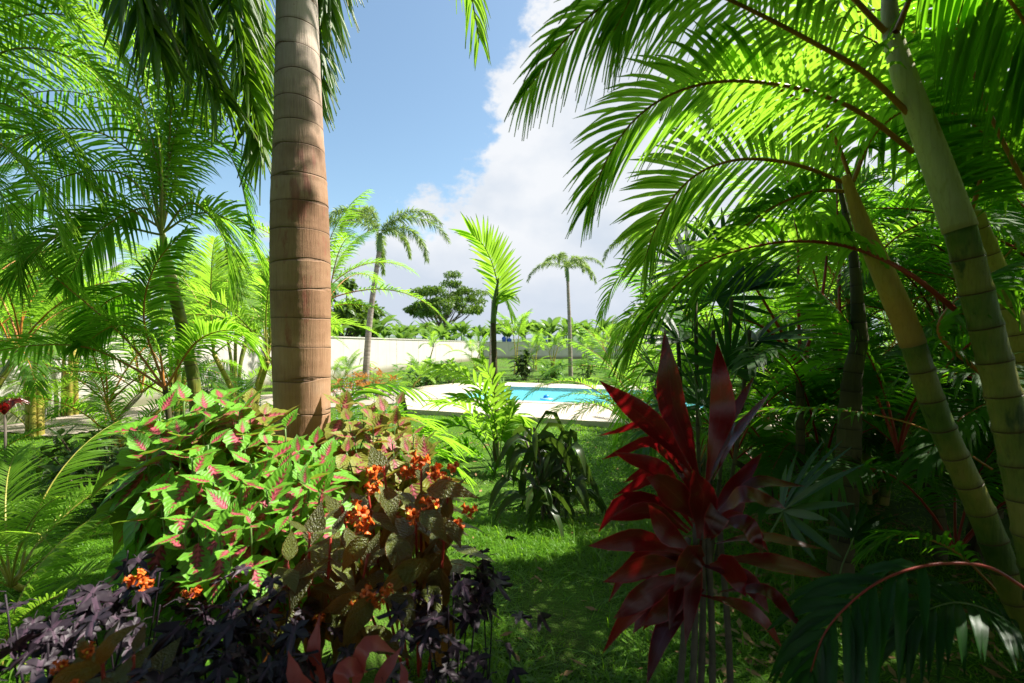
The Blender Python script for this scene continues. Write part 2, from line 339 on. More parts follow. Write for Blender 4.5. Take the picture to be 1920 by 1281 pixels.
G['shaft'] = ringed('waxy cream crownshaft', [(0, (.38, .36, .17)), (.5, (.60, .54, .34)), (1, (.70, .64, .48))], .9, (.35, .28, .12), .02, patches=(.36, .30, .12), streak=.3, rough=.5)
G['shaft_o'] = ringed('orange crownshaft', [(0, (.52, .24, .05)), (.5, (.58, .34, .09)), (1, (.50, .42, .18))], .9, (.35, .20, .08), .02, streak=.3, rough=.5)
G['greytrunk'] = ringed('grey palm bark', [(0, (.22, .18, .15)), (.5, (.33, .28, .24)), (1, (.42, .37, .32))], .18, (.16, .12, .09), .02, streak=.8)
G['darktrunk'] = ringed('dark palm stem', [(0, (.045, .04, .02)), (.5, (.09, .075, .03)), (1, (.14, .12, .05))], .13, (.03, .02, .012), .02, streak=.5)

# ------------------------------------------------------------------ leaves and fronds
def frame(T, roll=0.0):
    Z = np.array([0, 0, 1.0]); S = np.cross(T, Z); l = np.linalg.norm(S, axis=1, keepdims=True)
    S = np.where(l > .15, S / np.maximum(l, 1e-6), np.nan)
    last = None
    for i in range(len(S)):
        if np.isnan(S[i, 0]): S[i] = last if last is not None else np.array([0, 1., 0])
        S[i] -= T[i] * (S[i] @ T[i]); S[i] /= np.linalg.norm(S[i])
        if last is not None and S[i] @ last < 0: S[i] = -S[i]
        last = S[i]
    Nn = np.cross(S, T)
    c, s_ = np.cos(roll), np.sin(roll)
    return S * c + Nn * s_, Nn * c - S * s_
def leaflets(path, n, Lmax, Wd, a0=70, a1=25, beta=25, droop=.35, start=.12, plumose=False, roll=0., k=5, jit=.06, tipL=.35, baseL=.55, rng=None, curl=0.):
    """centre lines, side vectors, widths of all leaflets of one frond"""
    rng = rng or R
    m = len(path); T = nrm(np.gradient(path, axis=0)); S, Nn = frame(T, roll)
    sides = [1, -1]; Ps, Ss, Ws, Fs = [], [], [], []
    for sg in sides:
        t = np.linspace(start, .995, n) + rng.randn(n) * .15 / n; t = np.clip(t, 0, .999)
        fi = t * (m - 1); i = fi.astype(int); i = np.minimum(i, m - 2); fr = (fi - i)[:, None]
        B = path[i] * (1 - fr) + path[i + 1] * fr; Tt, St, Nt = T[i], S[i] * sg, Nn[i]
        al = np.radians(a0 + (a1 - a0) * t ** 1.3 + rng.randn(n) * 3)[:, None]
        if plumose: be = rng.uniform(-80, 80, n)
        else: be = beta + rng.randn(n) * 5
        be = np.radians(be)[:, None]
        d = nrm(Tt * np.cos(al) + np.sin(al) * (St * np.cos(be) + Nt * np.sin(be)))
        tt = (t - start) / (1 - start)
        prof = np.where(tt < .3, baseL + (1 - baseL) * (tt / .3), 1 - (1 - tipL) * ((tt - .3) / .7) ** 1.6)
        Ln = (Lmax * prof * (1 + rng.randn(n) * jit))[:, None, None]
        s = np.linspace(0, 1, k)[None, :, None]
        g = np.array([0, 0, -1.0]); dr = (droop * (.6 + .8 * rng.rand(n)))[:, None, None]
        inw = (Tt * curl)[:, None, :]
        Pc = B[:, None, :] + Ln * (s * d[:, None, :] * (1 - .25 * dr * s) + (g * dr + inw) * s ** 2.1)
        tg = nrm(np.gradient(Pc, axis=1)); nh = (Nt * .8 + Tt * .25)[:, None, :] + np.zeros_like(Pc)
        if plumose: nh = nh + rng.randn(n, 1, 3) * .5
        sv = nrm(np.cross(tg, nh))
        w = np.array([.45, 1, .95, .62, .04]) if k == 5 else np.array([.5, 1, .7, .05]) if k == 4 else np.interp(np.linspace(0, 1, k), [0, .25, .6, 1], [.4, 1, .85, .04])
        Ps.append(Pc); Ss.append(sv); Ws.append(np.broadcast_to(w, (n, k)) * Wd * (.6 + .4 * prof)[:, None]); Fs.append(np.cross(tg, sv) * (Wd * .35))
    return np.concatenate(Ps), np.concatenate(Ss), np.concatenate(Ws), np.concatenate(Fs)
def rachis(mb, path, r0, r1, mi=1, sides=6):
    mb.tube(path, np.linspace(r0, r1, len(path)), sides, mi)
def arc_path(L, th0, th1, n=22, pw=1.3, yaw=0.):
    t = np.linspace(0, 1, n); th = np.radians(th0 + (th1 - th0) * t ** pw); ds = L / (n - 1)
    x = np.concatenate([[0], np.cumsum(np.cos(th[:-1]) * ds)]); z = np.concatenate([[0], np.cumsum(np.sin(th[:-1]) * ds)])
    y = yaw * (x / max(L, .1)) ** 2 * L
    return np.stack([x, y, z], 1)
def frond_template(name, L, th0, th1, n, Lf, W, mats, seed, **kw):
    rng = np.random.RandomState(seed); path = arc_path(L, th0, th1, yaw=rng.uniform(-.15, .15), pw=kw.pop('pw', 1.3))
    mb = MB(); rr = kw.pop('r', .012)
    fold = kw.pop('fold', False)
    Pc, S, Wd, Fd = leaflets(path, n, Lf, W, rng=rng, k=kw.pop('k', 4), **kw)
    mb.strips(Pc, S, Wd, 0, Fd if fold else None); rachis(mb, path[::2], rr, .002, 1, 5)
    return mb.mesh(name, mats)
def areca_set(key, leaf, stalk, L, seed, n=54, Lf=.42, W=.0105, droop=.3, beta=28):
    out_ = []
    for i, (a, b) in enumerate([(84, 20), (74, -8), (64, -25), (52, -40), (40, -50), (26, -58)]):
        out_.append(frond_template(key, L * (1 + .06 * (i % 3)), a, b, n, Lf, W, [G[leaf], G[stalk]], seed + i, droop=droop * (1 + .12 * i), beta=beta, start=.22))
    return out_
FR = {
 'areca': areca_set('areca frond', 'areca', 'rachis', 1.9, 100),
 'areca_light': areca_set('light areca frond', 'areca_light', 'rachis_y', 1.7, 120, droop=.22),
 'areca_deep': areca_set('deep areca frond', 'areca_deep', 'rachis_r', 2.0, 140, W=.017, Lf=.48),
 'young': areca_set('young frond', 'areca_light', 'rachis_g', 1.25, 160, n=26, Lf=.34, W=.017, beta=15, droop=.15),
 'foxtail': [frond_template('foxtail frond', 2.9, a, b, 150, .36, .018, [G['foxtail_light'], G['rachis_g']], 180 + i, plumose=True, droop=.35, start=.08, k=4, pw=1.0, a0=62, a1=35, tipL=.45) for i, (a, b) in enumerate([(80, 5), (66, -55), (52, -80), (36, -86), (60, -70)])],
}
def add_fronds(parent, top, keys, n, tilt=(0, 5), scale=1.0, seed=0, az0=0., frac=None, rx=0.12):
    rng = random.Random(seed); fr = FR[keys]
    for i in range(n):
        j = tilt[0] + (i * (tilt[1] - tilt[0] + 1)) // n; me = fr[min(j, len(fr) - 1)]
        az = az0 + i * 2.399 + rng.uniform(-.25, .25)
        ob('frond', me, parent, top, (rng.uniform(-rx, rx), rng.uniform(-rx, rx), az), scale * rng.uniform(.85, 1.15))
def trunk_mesh(name, pts, r, ring, mat, sides=14, n=60, swell=.06, cap=True, bump=0.0):
    p = crom(pts, n); ln = np.concatenate([[0], np.cumsum(np.linalg.norm(np.diff(p, axis=0), axis=1))])
    rr = np.interp(np.linspace(0, 1, n), np.linspace(0, 1, len(r)), r)
    ph = (ln / ring) % 1.0; rr = rr * (1 + swell * np.exp(-((np.minimum(ph, 1 - ph)) / .07) ** 2) - swell * .3 * (ph < .5) * ph)
    mb = MB(); mb.tube(p, rr, sides, 0, cap, bump); return mb.mesh(name, [G[mat]])
def small_palm(name, label, cat, group, x, y, h, key, nf, sc=1., r=.07, mat='greytrunk', lean=(0, 0), tilt=(0, 5), seed=0, ring=.15, z0=0., shaft=None):
    t = empty(name, (x, y, z0), label, cat, group)
    if h > .15:
        pts = [(0, 0, -.05), (lean[0] * .35, lean[1] * .35, h * .5), (lean[0], lean[1], h)]
        ob('trunk', trunk_mesh('palm trunk', pts, [r * 1.25, r, r * .8], ring, mat, n=max(12, int(h / ring * 5)), sides=12), t)
        if shaft:
            ob('crownshaft', trunk_mesh('crownshaft', [(lean[0], lean[1], h - .02), (lean[0] * 1.05, lean[1] * 1.05, h + .35), (lean[0] * 1.1, lean[1] * 1.1, h + .7)], [r * .95, r * .9, r * .45], 1.2, shaft, n=14, sides=12), t)
            h += .55
    add_fronds(t, (lean[0], lean[1], h), key, nf, tilt, sc, seed)
    return t
def clump(name, label, cat, group, x, y, h, nst, nf, key, sc=1., seed=0, mat='bamboo', spread=.8, r=.04, basal=4, tilt=(0, 5), z0=0.):
    rng = random.Random(seed); t = empty(name, (x, y, z0), label, cat, group)
    for i in range(nst):
        a = i * 2.4 + rng.uniform(0, 1); d = spread * rng.uniform(.4, 1); hh = h * rng.uniform(.65, 1)
        b0 = (math.cos(a) * .12, math.sin(a) * .12, -.05); tp = (math.cos(a) * d, math.sin(a) * d, hh)
        ob('stem', trunk_mesh('areca stem', [b0, (tp[0] * .35, tp[1] * .35, hh * .55), tp], [r * 1.2, r, r * .7], .13, mat, n=max(10, int(hh / .13 * 4)), sides=10), t)
        add_fronds(t, tp, key, nf, tilt, sc, seed * 31 + i, az0=a)
    if basal: add_fronds(t, (0, 0, .05), key, basal, (1, 3), sc * .9, seed * 77)
    return t

# ================================================================== THE SETTING
def sheet(name, poly, z, mat, holes=(), thick=0.0, smooth=False):
    loops = [[Vector((p[0], p[1], 0)) for p in poly]] + [[Vector((p[0], p[1], 0)) for p in h] for h in holes]
    tr = tessellate_polygon(loops); pts = [p for l in loops for p in l]
    bm = bmesh.new(); tv = [bm.verts.new((p.x, p.y, z)) for p in pts]
    for t in tr:
        try: bm.faces.new([tv[i] for i in t])
        except ValueError: pass
    bmesh.ops.recalc_face_normals(bm, faces=bm.faces)
    if bm.faces[:] and sum(f.normal.z for f in bm.faces) < 0: bmesh.ops.reverse_faces(bm, faces=bm.faces)
    if thick:
        bv = [bm.verts.new((p.x, p.y, z - thick)) for p in pts]; o0 = 0
        for l in loops:
            m = len(l)
            for i in range(m): bm.faces.new([tv[o0 + i], bv[o0 + i], bv[o0 + (i + 1) % m], tv[o0 + (i + 1) % m]])
            o0 += m
        bmesh.ops.recalc_face_normals(bm, faces=bm.faces)
    me = bpy.data.meshes.new(name); bm.to_mesh(me); bm.free(); me.materials.append(mat)
    return tag(ob(name, me), kind='structure')

def ground_mat():
    b = NT('soil and turf'); o = b.obj(); n1 = b.noise(.6, 6, o, .6); n2 = b.noise(14, 6, o, .65); n3 = b.noise(90, 3, o)
    col = b.mix(b.math('MULTIPLY', n2, 1.1, True), (.04, .10, .010), (.085, .18, .015))
    col = b.mix(b.math('MULTIPLY', b.math('SUBTRACT', n1, .50), 6, True), col, (.06, .075, .02))
    col = b.mix(b.math('MULTIPLY', b.math('SUBTRACT', n3, .55), 5, True), col, (.07, .05, .03))
    pr = b.n('ShaderNodeBsdfPrincipled', {'Base Color': col, 'Roughness': .95, 'Specular IOR Level': .15})
    bp = b.n('ShaderNodeBump', {'Height': b.math('ADD', n2, n3), 'Strength': .8, 'Distance': .03}); b.link(bp.outputs[0], pr.inputs['Normal'])
    return b.done(pr.outputs[0])
# lawn: finer near the camera, one sheet to the horizon
mbg = MB()
xs = np.concatenate([[-3000, -800, -200, -60], np.linspace(-24, 24, 61), [60, 200, 800, 3000]])
ys = np.concatenate([[-600, -100, -20], np.linspace(-4, 70, 80), [120, 400, 1200, 3500]])
gx, gy = np.meshgrid(xs, ys)
BEDC = (-1.35, 2.35)
def gz(x, y):
    x = np.asarray(x, float); y = np.asarray(y, float)
    bed = .16 * np.exp(-(((x + 1.35) / 1.3) ** 2 + ((y - 2.4) / 1.0) ** 2) ** 2)
    rough = .012 * np.sin(x * 3.1 + 1.3 * y) * np.cos(y * 2.3 - x) * (np.hypot(x, y) < 60)
    return bed + rough
vz = gz(gx, gy); V = np.stack([gx, gy, vz], -1).reshape(-1, 3)
ii = np.arange(gx.size).reshape(gx.shape)
mbg.add(V, np.stack([ii[:-1, :-1], ii[:-1, 1:], ii[1:, 1:], ii[1:, :-1]], -1).reshape(-1, 4))
tag(ob('lawn', mbg.mesh('lawn', [ground_mat()])), kind='structure')

def concrete(name, c, sc=3, joint=None):
    b = NT(name); o = b.obj(); n1 = b.noise(sc, 6, o, .6); n2 = b.noise(sc * 30, 3, o); n3 = b.noise(sc * .25, 4, o, .6)
    c = np.array(c); col = b.mix(b.math('MULTIPLY', n1, 1.0), tuple(c * .82), tuple(c * 1.08))
    col = b.mix(b.math('MULTIPLY', b.math('SUBTRACT', n3, .52), 4, True), col, tuple(c * .78)); col = b.mix(b.math('MULTIPLY', b.math('SUBTRACT', n2, .6), 3, True), col, tuple(c * .7))
    if joint:
        stn = b.noise(1.0, 5, b.n('ShaderNodeMapping', {'Vector': o, 'Scale': (3.5, 3.5, .35)}).outputs[0], .7); zc = b.n('ShaderNodeSeparateXYZ', {0: o}).outputs[2]
        col = b.mix(b.math('MULTIPLY', b.math('SUBTRACT', stn, .52), 2.6, True), col, tuple(c * .62)); col = b.mix(b.math('MULTIPLY', b.math('SUBTRACT', b.math('ADD', .32, b.math('MULTIPLY', n1, .3)), zc), 3.0, True), col, (.20, .19, .12))
    pr = b.n('ShaderNodeBsdfPrincipled', {'Base Color': col, 'Roughness': .85, 'Specular IOR Level': .25})
    bp = b.n('ShaderNodeBump', {'Height': n2, 'Strength': .4, 'Distance': .004}); b.link(bp.outputs[0], pr.inputs['Normal'])
    return b.done(pr.outputs[0])
deck_m = concrete('sandy pool deck', (.48, .41, .33)); wall_m = concrete('pale rendered wall', (.50, .47, .43), 1.2, True); gravel_m = concrete('gravel', (.30, .25, .21), 9)
ang = math.radians(-20); ax = np.array([math.cos(ang), math.sin(ang)]); bx_ = np.array([-math.sin(ang), math.cos(ang)])
pn = np.array([-1.95, 13.75]); pool = [pn, pn + ax * 9.5, pn + ax * 9.5 + bx_ * 4.2, pn + bx_ * 4.2]
deckp = [(-2.45, 11.35), (6.6, 7.3), (11.0, 15.0), (-.2, 19.7), (-2.4, 19.0), (-3.3, 17.6), (-3.5, 16.0), (-3.1, 14.0)]
sheet('pool_deck', deckp, .11, deck_m, [pool], .13)
# pool shell, coping and water
def pool_mat():
    b = NT('pool lining'); u = b.n('ShaderNodeTexCoord').outputs['Object']; nz = b.noise(2, 3, u)
    col = b.mix(nz, (.42, .76, .80), (.50, .80, .84)); return b.done(b.n('ShaderNodeBsdfPrincipled', {'Base Color': col, 'Roughness': .4}).outputs[0])
mb = MB(); p3 = [np.array([*p, 0.]) for p in pool]; top = [p + [0, 0, .105] for p in p3]; bot = [p + [0, 0, -1.25] for p in p3]
mb.add(top + bot, [[0, 1, 5, 4], [1, 2, 6, 5], [2, 3, 7, 6], [3, 0, 4, 7], [4, 5, 6, 7]]); tag(ob('pool_basin', mb.mesh('pool basin', [pool_mat()], False)), kind='structure')
# lawn sheet is below the deck: cut is not visible, basin starts at deck level, so drop the lawn under the pool
lw = bpy.data.objects['lawn'].data
pc = (pool[0] + pool[2]) / 2
for v_ in lw.vertices:
    d = np.array([v_.co.x, v_.co.y]) - pn; a_, b2 = d @ ax, d @ bx_
    if -.9 < a_ < 10.4 and -.9 < b2 < 5.1: v_.co.z = -1.6
def water_mat():
    b = NT('pool water'); o = b.obj(); n1 = b.noise(2.6, 3, b.n('ShaderNodeMapping', {'Vector': o, 'Scale': (1, 2.2, 1)}).outputs[0]); n2 = b.noise(9, 3, o)
    g = b.n('ShaderNodeBsdfPrincipled', {'Base Color': (.22, .62, .72, 1), 'Roughness': .06, 'IOR': 1.33})
    tr = b.n('ShaderNodeBsdfTransparent', {'Color': (.74, .95, .99, 1)})
    bp = b.n('ShaderNodeBump', {'Height': b.math('ADD', n1, b.math('MULTIPLY', n2, .35)), 'Strength': .9, 'Distance': .06}); b.link(bp.outputs[0], g.inputs['Normal'])
    return b.done(b.n('ShaderNodeMixShader', {0: .74, 1: g.outputs[0], 2: tr.outputs[0]}).outputs[0])
ins = [p + (pc - p) / np.linalg.norm(pc - p) * .004 for p in pool]
sheet('pool_water', ins, .01, water_mat())
for i in range(4):                                        # coping strips butted round the basin
    a_, b2 = pool[i], pool[(i + 1) % 4]; d = (b2 - a_) / np.linalg.norm(b2 - a_); nn = np.array([d[1], -d[0]])
    q = [a_ - d * (.3 if i % 2 == 0 else 0), b2 + d * (.3 if i % 2 == 0 else 0)]; mb = MB(); c = (q[0] + q[1]) / 2 + nn * .15
    mb.box((c[0], c[1], .112), (np.linalg.norm(q[1] - q[0]), .30, .03), 0, math.atan2(d[1], d[0])); tag(ob('pool_coping', mb.mesh('pool coping', [concrete('pale coping', (.50, .45, .39))], False)), kind='structure')
sheet('gravel_path', [(-3.2, 13.2), (-3.62, 16.0), (-3.35, 17.5), (-6.5, 17.6), (-9.6, 13), (-10.2, 9.2), (-8, 8.4), (-6, 11.5)], .022, gravel_m)
# hills
mb = MB(); xs = np.linspace(-2600, 2600, 90)
hz = 40 + 22 * np.sin(xs / 410 + 2.2) + 16 * np.sin(xs / 170 + .6) + 6 * np.sin(xs / 61)
hz = hz * np.interp(xs, [-2600, -500, -150, 120, 300, 2600], [1.1, 1.1, .35, .5, 1.15, 1.3])
rows = [(1500, 0.), (1650, .45), (1800, .8), (1950, 1.), (2300, .5)]
V = np.array([[[x, yy, -2 + h * k + (3 * math.sin(x / 23 + yy) if k else 0)] for x, h in zip(xs, hz)] for yy, k in rows]).reshape(-1, 3)
ii = np.arange(len(rows) * 90).reshape(len(rows), 90)
mb.add(V, np.stack([ii[:-1, :-1], ii[:-1, 1:], ii[1:, 1:], ii[1:, :-1]], -1).reshape(-1, 4))
tag(ob('hills', mb.mesh('hills', [plain('wooded hillside', (.07, .11, .06), .95, .4, .02, 0)])), kind='structure')

# ------------------------------------------------------------------ garden walls, panel by panel
def wall(label, A, B, h, Lp, z0=0.):
    A, B = np.array(A, float), np.array(B, float); d = (B - A); L = np.linalg.norm(d); d /= L; rz = math.atan2(d[1], d[0])
    t = empty('garden_wall', (A[0], A[1], 0), label, 'wall', rz=rz); n = int(L / Lp)
    mp_ = MB(); mp_.box((0, 0, h / 2), (Lp - .05, .12, h)); pm = mp_.mesh('wall panel', [wall_m], False)
    mj = MB(); mj.box((0, 0, h / 2 - .01), (.048, .09, h - .02)); jm = mj.mesh('wall joint', [G['joint']], False)
    mc = MB(); mc.box((L / 2, 0, h + .03), (L, .20, .06)); ob('coping', mc.mesh('wall coping', [wall_m], False), t)
    for i in range(n):
        ob('panel', pm, t, ((i + .5) * Lp, 0, 0)); ob('joint', jm, t, (i * Lp, 0, 0))
G['joint'] = plain('dark wall joint', (.22, .20, .18), .9)  # joint strips darker than the wall panels
wall('long pale wall running back along the left side of the garden', (-10.9, 6.7), (-3.4, 56.3), 1.98, 4.0)
wall('pale wall across the far end of the lawn behind the pool', (-3.3, 56.5), (46, 62), 1.98, 4.0)
wall('short end of the pale wall at the left edge, nearest the palms', (-20, 6.2), (-11, 6.55), 1.98, 3.0)

# ------------------------------------------------------------------ trees beyond the wall
def leaf_tree(label, x, y, h, cr, cz, nl, ls, seed, flat=.35, trunk_r=.35, mat='tree', clusters=26, group=None, lean=0., hollow=.5):
    rng = np.random.RandomState(seed); t = empty('leafy_tree', (x, y, 0), label, 'tree', group)
    mb = MB(); th = h * cz
    tk = crom([(0, 0, -.2), (lean * .3, 0, th * .5), (lean, .1, th)], 14); mb.tube(tk, np.linspace(trunk_r, trunk_r * .6, 14), 9, 0, True, .03)
    cen = []
    for i in range(clusters):
        a = rng.uniform(0, 6.28); r = cr * math.sqrt(rng.uniform(.02, 1)); zz = h * cz + (h * (1 - cz)) * (1 - (r / cr) ** 2 * .75) * rng.uniform(.15, 1)
        c = np.array([lean + r * math.cos(a), r * math.sin(a), zz]); cen.append(c)
        s0 = tk[rng.randint(8, 14)]; md = (s0 + c) / 2 + [0, 0, -h * .04]
        mb.tube(crom([s0, md, c], 8), np.linspace(trunk_r * .32, .03, 8), 5, 0)
    ob('trunk', mb.mesh('tree trunk', [G['branch']]), t)
    cen = np.array(cen); k = rng.randint(0, clusters, nl); rad = cr * rng.uniform(.13, .27, clusters)[k]
    dv = nrm(rng.randn(nl, 3)) * (rng.rand(nl, 1) ** .4); dv[:, 2] *= flat
    C = cen[k] + dv * rad[:, None]
    d = nrm(rng.randn(nl, 3) + [0, 0, -.3]); s2 = nrm(np.cross(d, rng.randn(nl, 3)))
    Ln = ls * rng.uniform(.6, 1.4, nl)[:, None, None]; s = np.linspace(0, 1, 3)[None, :, None]
    Pc = C[:, None, :] + Ln * s * d[:, None, :] + Ln * s ** 2 * np.array([0, 0, -.25]); W = np.array([.1, 1, .1])[None] * (ls * .28) * np.ones((nl, 1))
    mb = MB(); mb.strips(Pc, np.repeat(s2[:, None], 3, 1), W); ob('crown', mb.mesh('tree crown', [G[mat]]), t)
    return t
leaf_tree('broad spreading tree with a flat crown, standing alone beyond the wall', -13.3, 90, 15.4, 7.6, .42, 9000, .5, 3, .4, .45, lean=.8, clusters=40)
leaf_tree('dark bushy tree at the left edge behind the wall', -21, 18, 6.5, 4.2, .3, 12000, .28, 5, .8, .3)
leaf_tree('dark bushy tree behind the left wall, seen past the leaning palm', -19, 36, 9.5, 4.4, .35, 9000, .4, 6, .8, .35)
leaf_tree('low round tree behind the wall left of the thick trunk', -11.6, 33, 6.2, 2.6, .35, 7000, .35, 8, .8, .25)

# unseen trees added behind, beside and above the camera to shade the foreground
for i, (x, y, h, cr_, lab) in enumerate([(-4.5, -3.5, 6.5, 3.2, 'leafy tree added for shade behind the viewpoint, on its left'), (.5, -4.2, 7.0, 3.4, 'leafy tree added for shade straight behind the viewpoint'), (5.2, -3.2, 7.0, 3.4, 'leafy tree added for shade behind the viewpoint, on its right'),
                                (6.6, -.6, 6.6, 2.8, 'leafy tree added for shade off to the right of the viewpoint'), (-7.5, .0, 6.0, 2.6, 'leafy tree added for shade off to the left of the viewpoint'), (2.3, -1.3, 7.2, 2.5, 'leafy tree added for shade whose crown hangs over the viewpoint'), (-1.2, -2.2, 6.6, 2.6, 'leafy tree added for shade just behind the viewpoint, left of centre')]):
    leaf_tree(lab, x, y, h, cr_, .56 if 'crown' in lab else .42, 24000, .30, 20 + i, .8, .16, clusters=44)
leaf_tree('leafy tree added for shade, arching over the viewpoint above the picture', 3.2, .42, 7.4, 1.85, .62, 24000, .28, 33, .8, .13, clusters=44, lean=-1.6)  # added out of frame, placed to keep sun off the bottom-edge vines
# banana plantation
def banana_mesh(seed):
    rng = np.random.RandomState(seed); mb = MB(); h = rng.uniform(2.2, 2.9)
    mb.tube(crom([(0, 0, 0), (.05, 0, h * .5), (0, 0, h)], 6), np.linspace(.16, .08, 6), 7, 1)
    n = 11; k = 9
    for i in range(n):
        a = i * 2.4 + rng.uniform(-.3, .3); L = rng.uniform(1.7, 2.5); th0 = rng.uniform(55, 85); p = arc_path(L, th0, rng.uniform(-60, 20), k)
        ca, sa = math.cos(a), math.sin(a); p = np.stack([p[:, 0] * ca, p[:, 0] * sa, p[:, 2] + h - .15], 1)
        T = nrm(np.gradient(p, axis=0)); S, Nn = frame(T, rng.uniform(-.5, .5)); w = np.interp(np.linspace(0, 1, k), [0, .12, .25, .7, 1], [.04, .1, .9, 1, .1]) * .28 * rng.uniform(.8, 1.1, k)
        mb.strips(p[None], S[None], w[None], 0, (Nn * -.09 * w[:, None] * 3)[None])
    return mb.mesh('banana plant', [G['banana'], G['stem_g']])
BM = [banana_mesh(s) for s in range(6)]
rb = random.Random(5); k = 0
SIDE = ['behind the far wall', 'behind the left wall']
for row, yy in enumerate((63.5, 66.5, 70.5, 75)):
    for i in range(26):
        x = -17 + i * 2.05 + rb.uniform(-.5, .5)
        if row == 0 and x < -4: continue
        px = 960 + F * x / yy
        if px > 1400 or px < 560: continue
        where = 'left of the spreading tree' if px < 740 else 'under the spreading tree' if px < 890 else 'behind the slim central stem' if px < 990 else 'left of the lawn palm' if px < 1060 else 'right of the lawn palm' if px < 1150 else 'behind the right-hand thicket'
        o = ob('banana_plant', BM[rb.randrange(6)], None, (x, yy + rb.uniform(-.8, .8) + x * .1, 0), (0, 0, rb.uniform(0, 6.28)), rb.uniform(1.0, 1.35))
        tag(o, 'banana plant behind the far wall, ' + ('front', 'second', 'third', 'back')[row] + ' row, ' + where, 'banana plant', 'banana plants behind the far wall')
for i in range(22):
    y = 16 + i * 1.9; xw = -10.9 + (y - 6.7) * .1512
    o = ob('banana_plant', BM[rb.randrange(6)], None, (xw - rb.uniform(2.0, 6.0), y, 0), (0, 0, rb.uniform(0, 6.28)), rb.uniform(.75, 1.0))
    tag(o, 'banana plant behind the left wall, ' + ('near its near end' if i < 7 else 'about its middle' if i < 14 else 'near its far corner'), 'banana plant', 'banana plants behind the left wall')
for i, px in enumerate((945, 955, 1010, 1016, 1022)):
    mb = MB(); mb.tube([(0, 0, 0), (0, 0, .2), (0, 0, .75), (.0, 0, .95)], [.06, .26, .3, .05], 9, 0, True)
    tag(ob('fruit_bag', mb.mesh('fruit bag', [G['bluebag']]), None, P(px, 640 + (i % 2) * 3, 62.6) + [0, 0, -.3]), 'blue plastic bag over bananas behind the far wall, ' + ('leftmost of all', 'second from the left', 'first of the right three', 'middle of the right three', 'rightmost of all')[i], 'bag', 'blue fruit bags in the plantation')
# ================================================================== PALMS IN THE FAR HALF OF THE GARDEN
foxg = 'slim foxtail palms in the far half of the garden'
small_palm('foxtail_palm', 'tall grey foxtail palm rising right of the thick trunk, fronds hanging', 'palm', foxg, *P(684, 0, 18.5)[:2], 5.2, 'foxtail', 9, 1.0, .11, lean=(.55, 0), tilt=(1, 4), seed=3, shaft='rachis_g')
small_palm('foxtail_palm', 'foxtail palm on the lawn beyond the pool, crown of three or four short arching fronds', 'palm', foxg, *P(1070, 0, 25)[:2], 4.95, 'foxtail', 8, .85, .095, lean=(-.15, 0), tilt=(1, 4), seed=12, shaft='rachis_g')
small_palm('foxtail_palm', 'foxtail palm whose crown shows over the dense right-hand fronds', 'palm', foxg, *P(1225, 0, 21)[:2], 5.4, 'foxtail', 8, .85, .13, lean=(0, 0), tilt=(1, 4), seed=13, shaft='rachis_g')
small_palm('foxtail_palm', 'foxtail palm half hidden directly behind the slim central stem', 'palm', foxg, *P(921, 0, 20)[:2], 3.6, 'foxtail', 6, .42, .10, lean=(.1, 0), tilt=(2, 4), seed=14)
yg = 'young palms planted along the wall'
for (px, D, h, nf, sc, key, lab) in [
    (803, 24, 1.9, 9, 1.0, 'young', 'young feather palm with a thin stem in front of the wall, below the spreading tree'),
    (770, 17, .5, 11, .9, 'young', 'low bright palm beside the orange shrub, in front of the wall'),
    (728, 15.5, .25, 9, .55, 'young', 'small bright palm tuft between the grey trunk and the orange shrub'),
    (892, 30, 1.2, 12, 1.1, 'areca_light', 'young airy areca in front of the wall left of the slim central stem'),
    (968, 27, 2.2, 13, 1.15, 'areca_light', 'tall pale areca right of the slim central stem'),
    (1003, 31, 1.6, 12, 1.1, 'areca_light', 'pale areca behind the dark round shrub on the lawn'),
    (1036, 25, 1.5, 12, .95, 'areca_light', 'pale areca with bare canes left of the lawn palm'),
    (1105, 27, 1.5, 12, 1.0, 'areca_light', 'pale areca right of the lawn palm'),
    (1140, 22, 1.6, 12, 1.0, 'areca', 'bushy areca at the edge of the right-hand thicket beyond the pool'),
    (845, 20, .15, 9, .6, 'young', 'short palm tuft on the lawn left of the pool corner'),
    (668, 26, .6, 10, .9, 'young', 'young palm just right of the thick trunk, against the wall'),
    (640, 19, .5, 9, .8, 'areca_light', 'feathery palm half hidden by the thick trunk')]:
    c = P(px, 0, D); clump('young_palm', lab, 'palm', yg, c[0], c[1], h, 3 if 'areca' in key else 1, max(4, nf // 3) if 'areca' in key else nf, key, sc * .9, int(px), 'bamboo_y', .35, .035, 3)

# ------------------------------------------------------------------ leafy shrubs
def leaf_shape(L, W, prof, nseg=8, fold=.25, droop=.25, serr=0., wave=0., mats=None, name='leaf', petiole=0., curl=0.):
    t = np.linspace(0, 1, nseg + 1); w = np.interp(t, np.linspace(0, 1, len(prof)), prof) * W / 2
    if serr: w = w * (1 + serr * np.where(np.arange(nseg + 1) % 2, 1, -.6) * (t < .97))
    y = petiole + L * t * (1 - .12 * droop * t); z = -L * droop * t ** 2 + L * .08 * t
    Pc = np.stack([np.zeros_like(t), y, z], 1)[None]
    S = np.zeros_like(Pc); S[..., 0] = 1; S[..., 2] = wave * np.sin(t * 14)[None]
    V = fold * w
    mb = MB()
    fo = np.zeros_like(Pc); fo[..., 2] = -V
    mb.strips(Pc, S, w[None], 0, fo)
    if petiole: mb.tube([(0, 0, 0), (0, petiole * .5, -.001), (0, petiole * 1.02, -V[0])], [.0035, .003, .002], 5, 1)
    return mb.mesh(name, mats)
OV = [.12, .62, .92, 1.0, .93, .78, .58, .36, .16, .01]
LA = [.08, .35, .62, .85, .98, 1.0, .92, .75, .5, .24, .01]
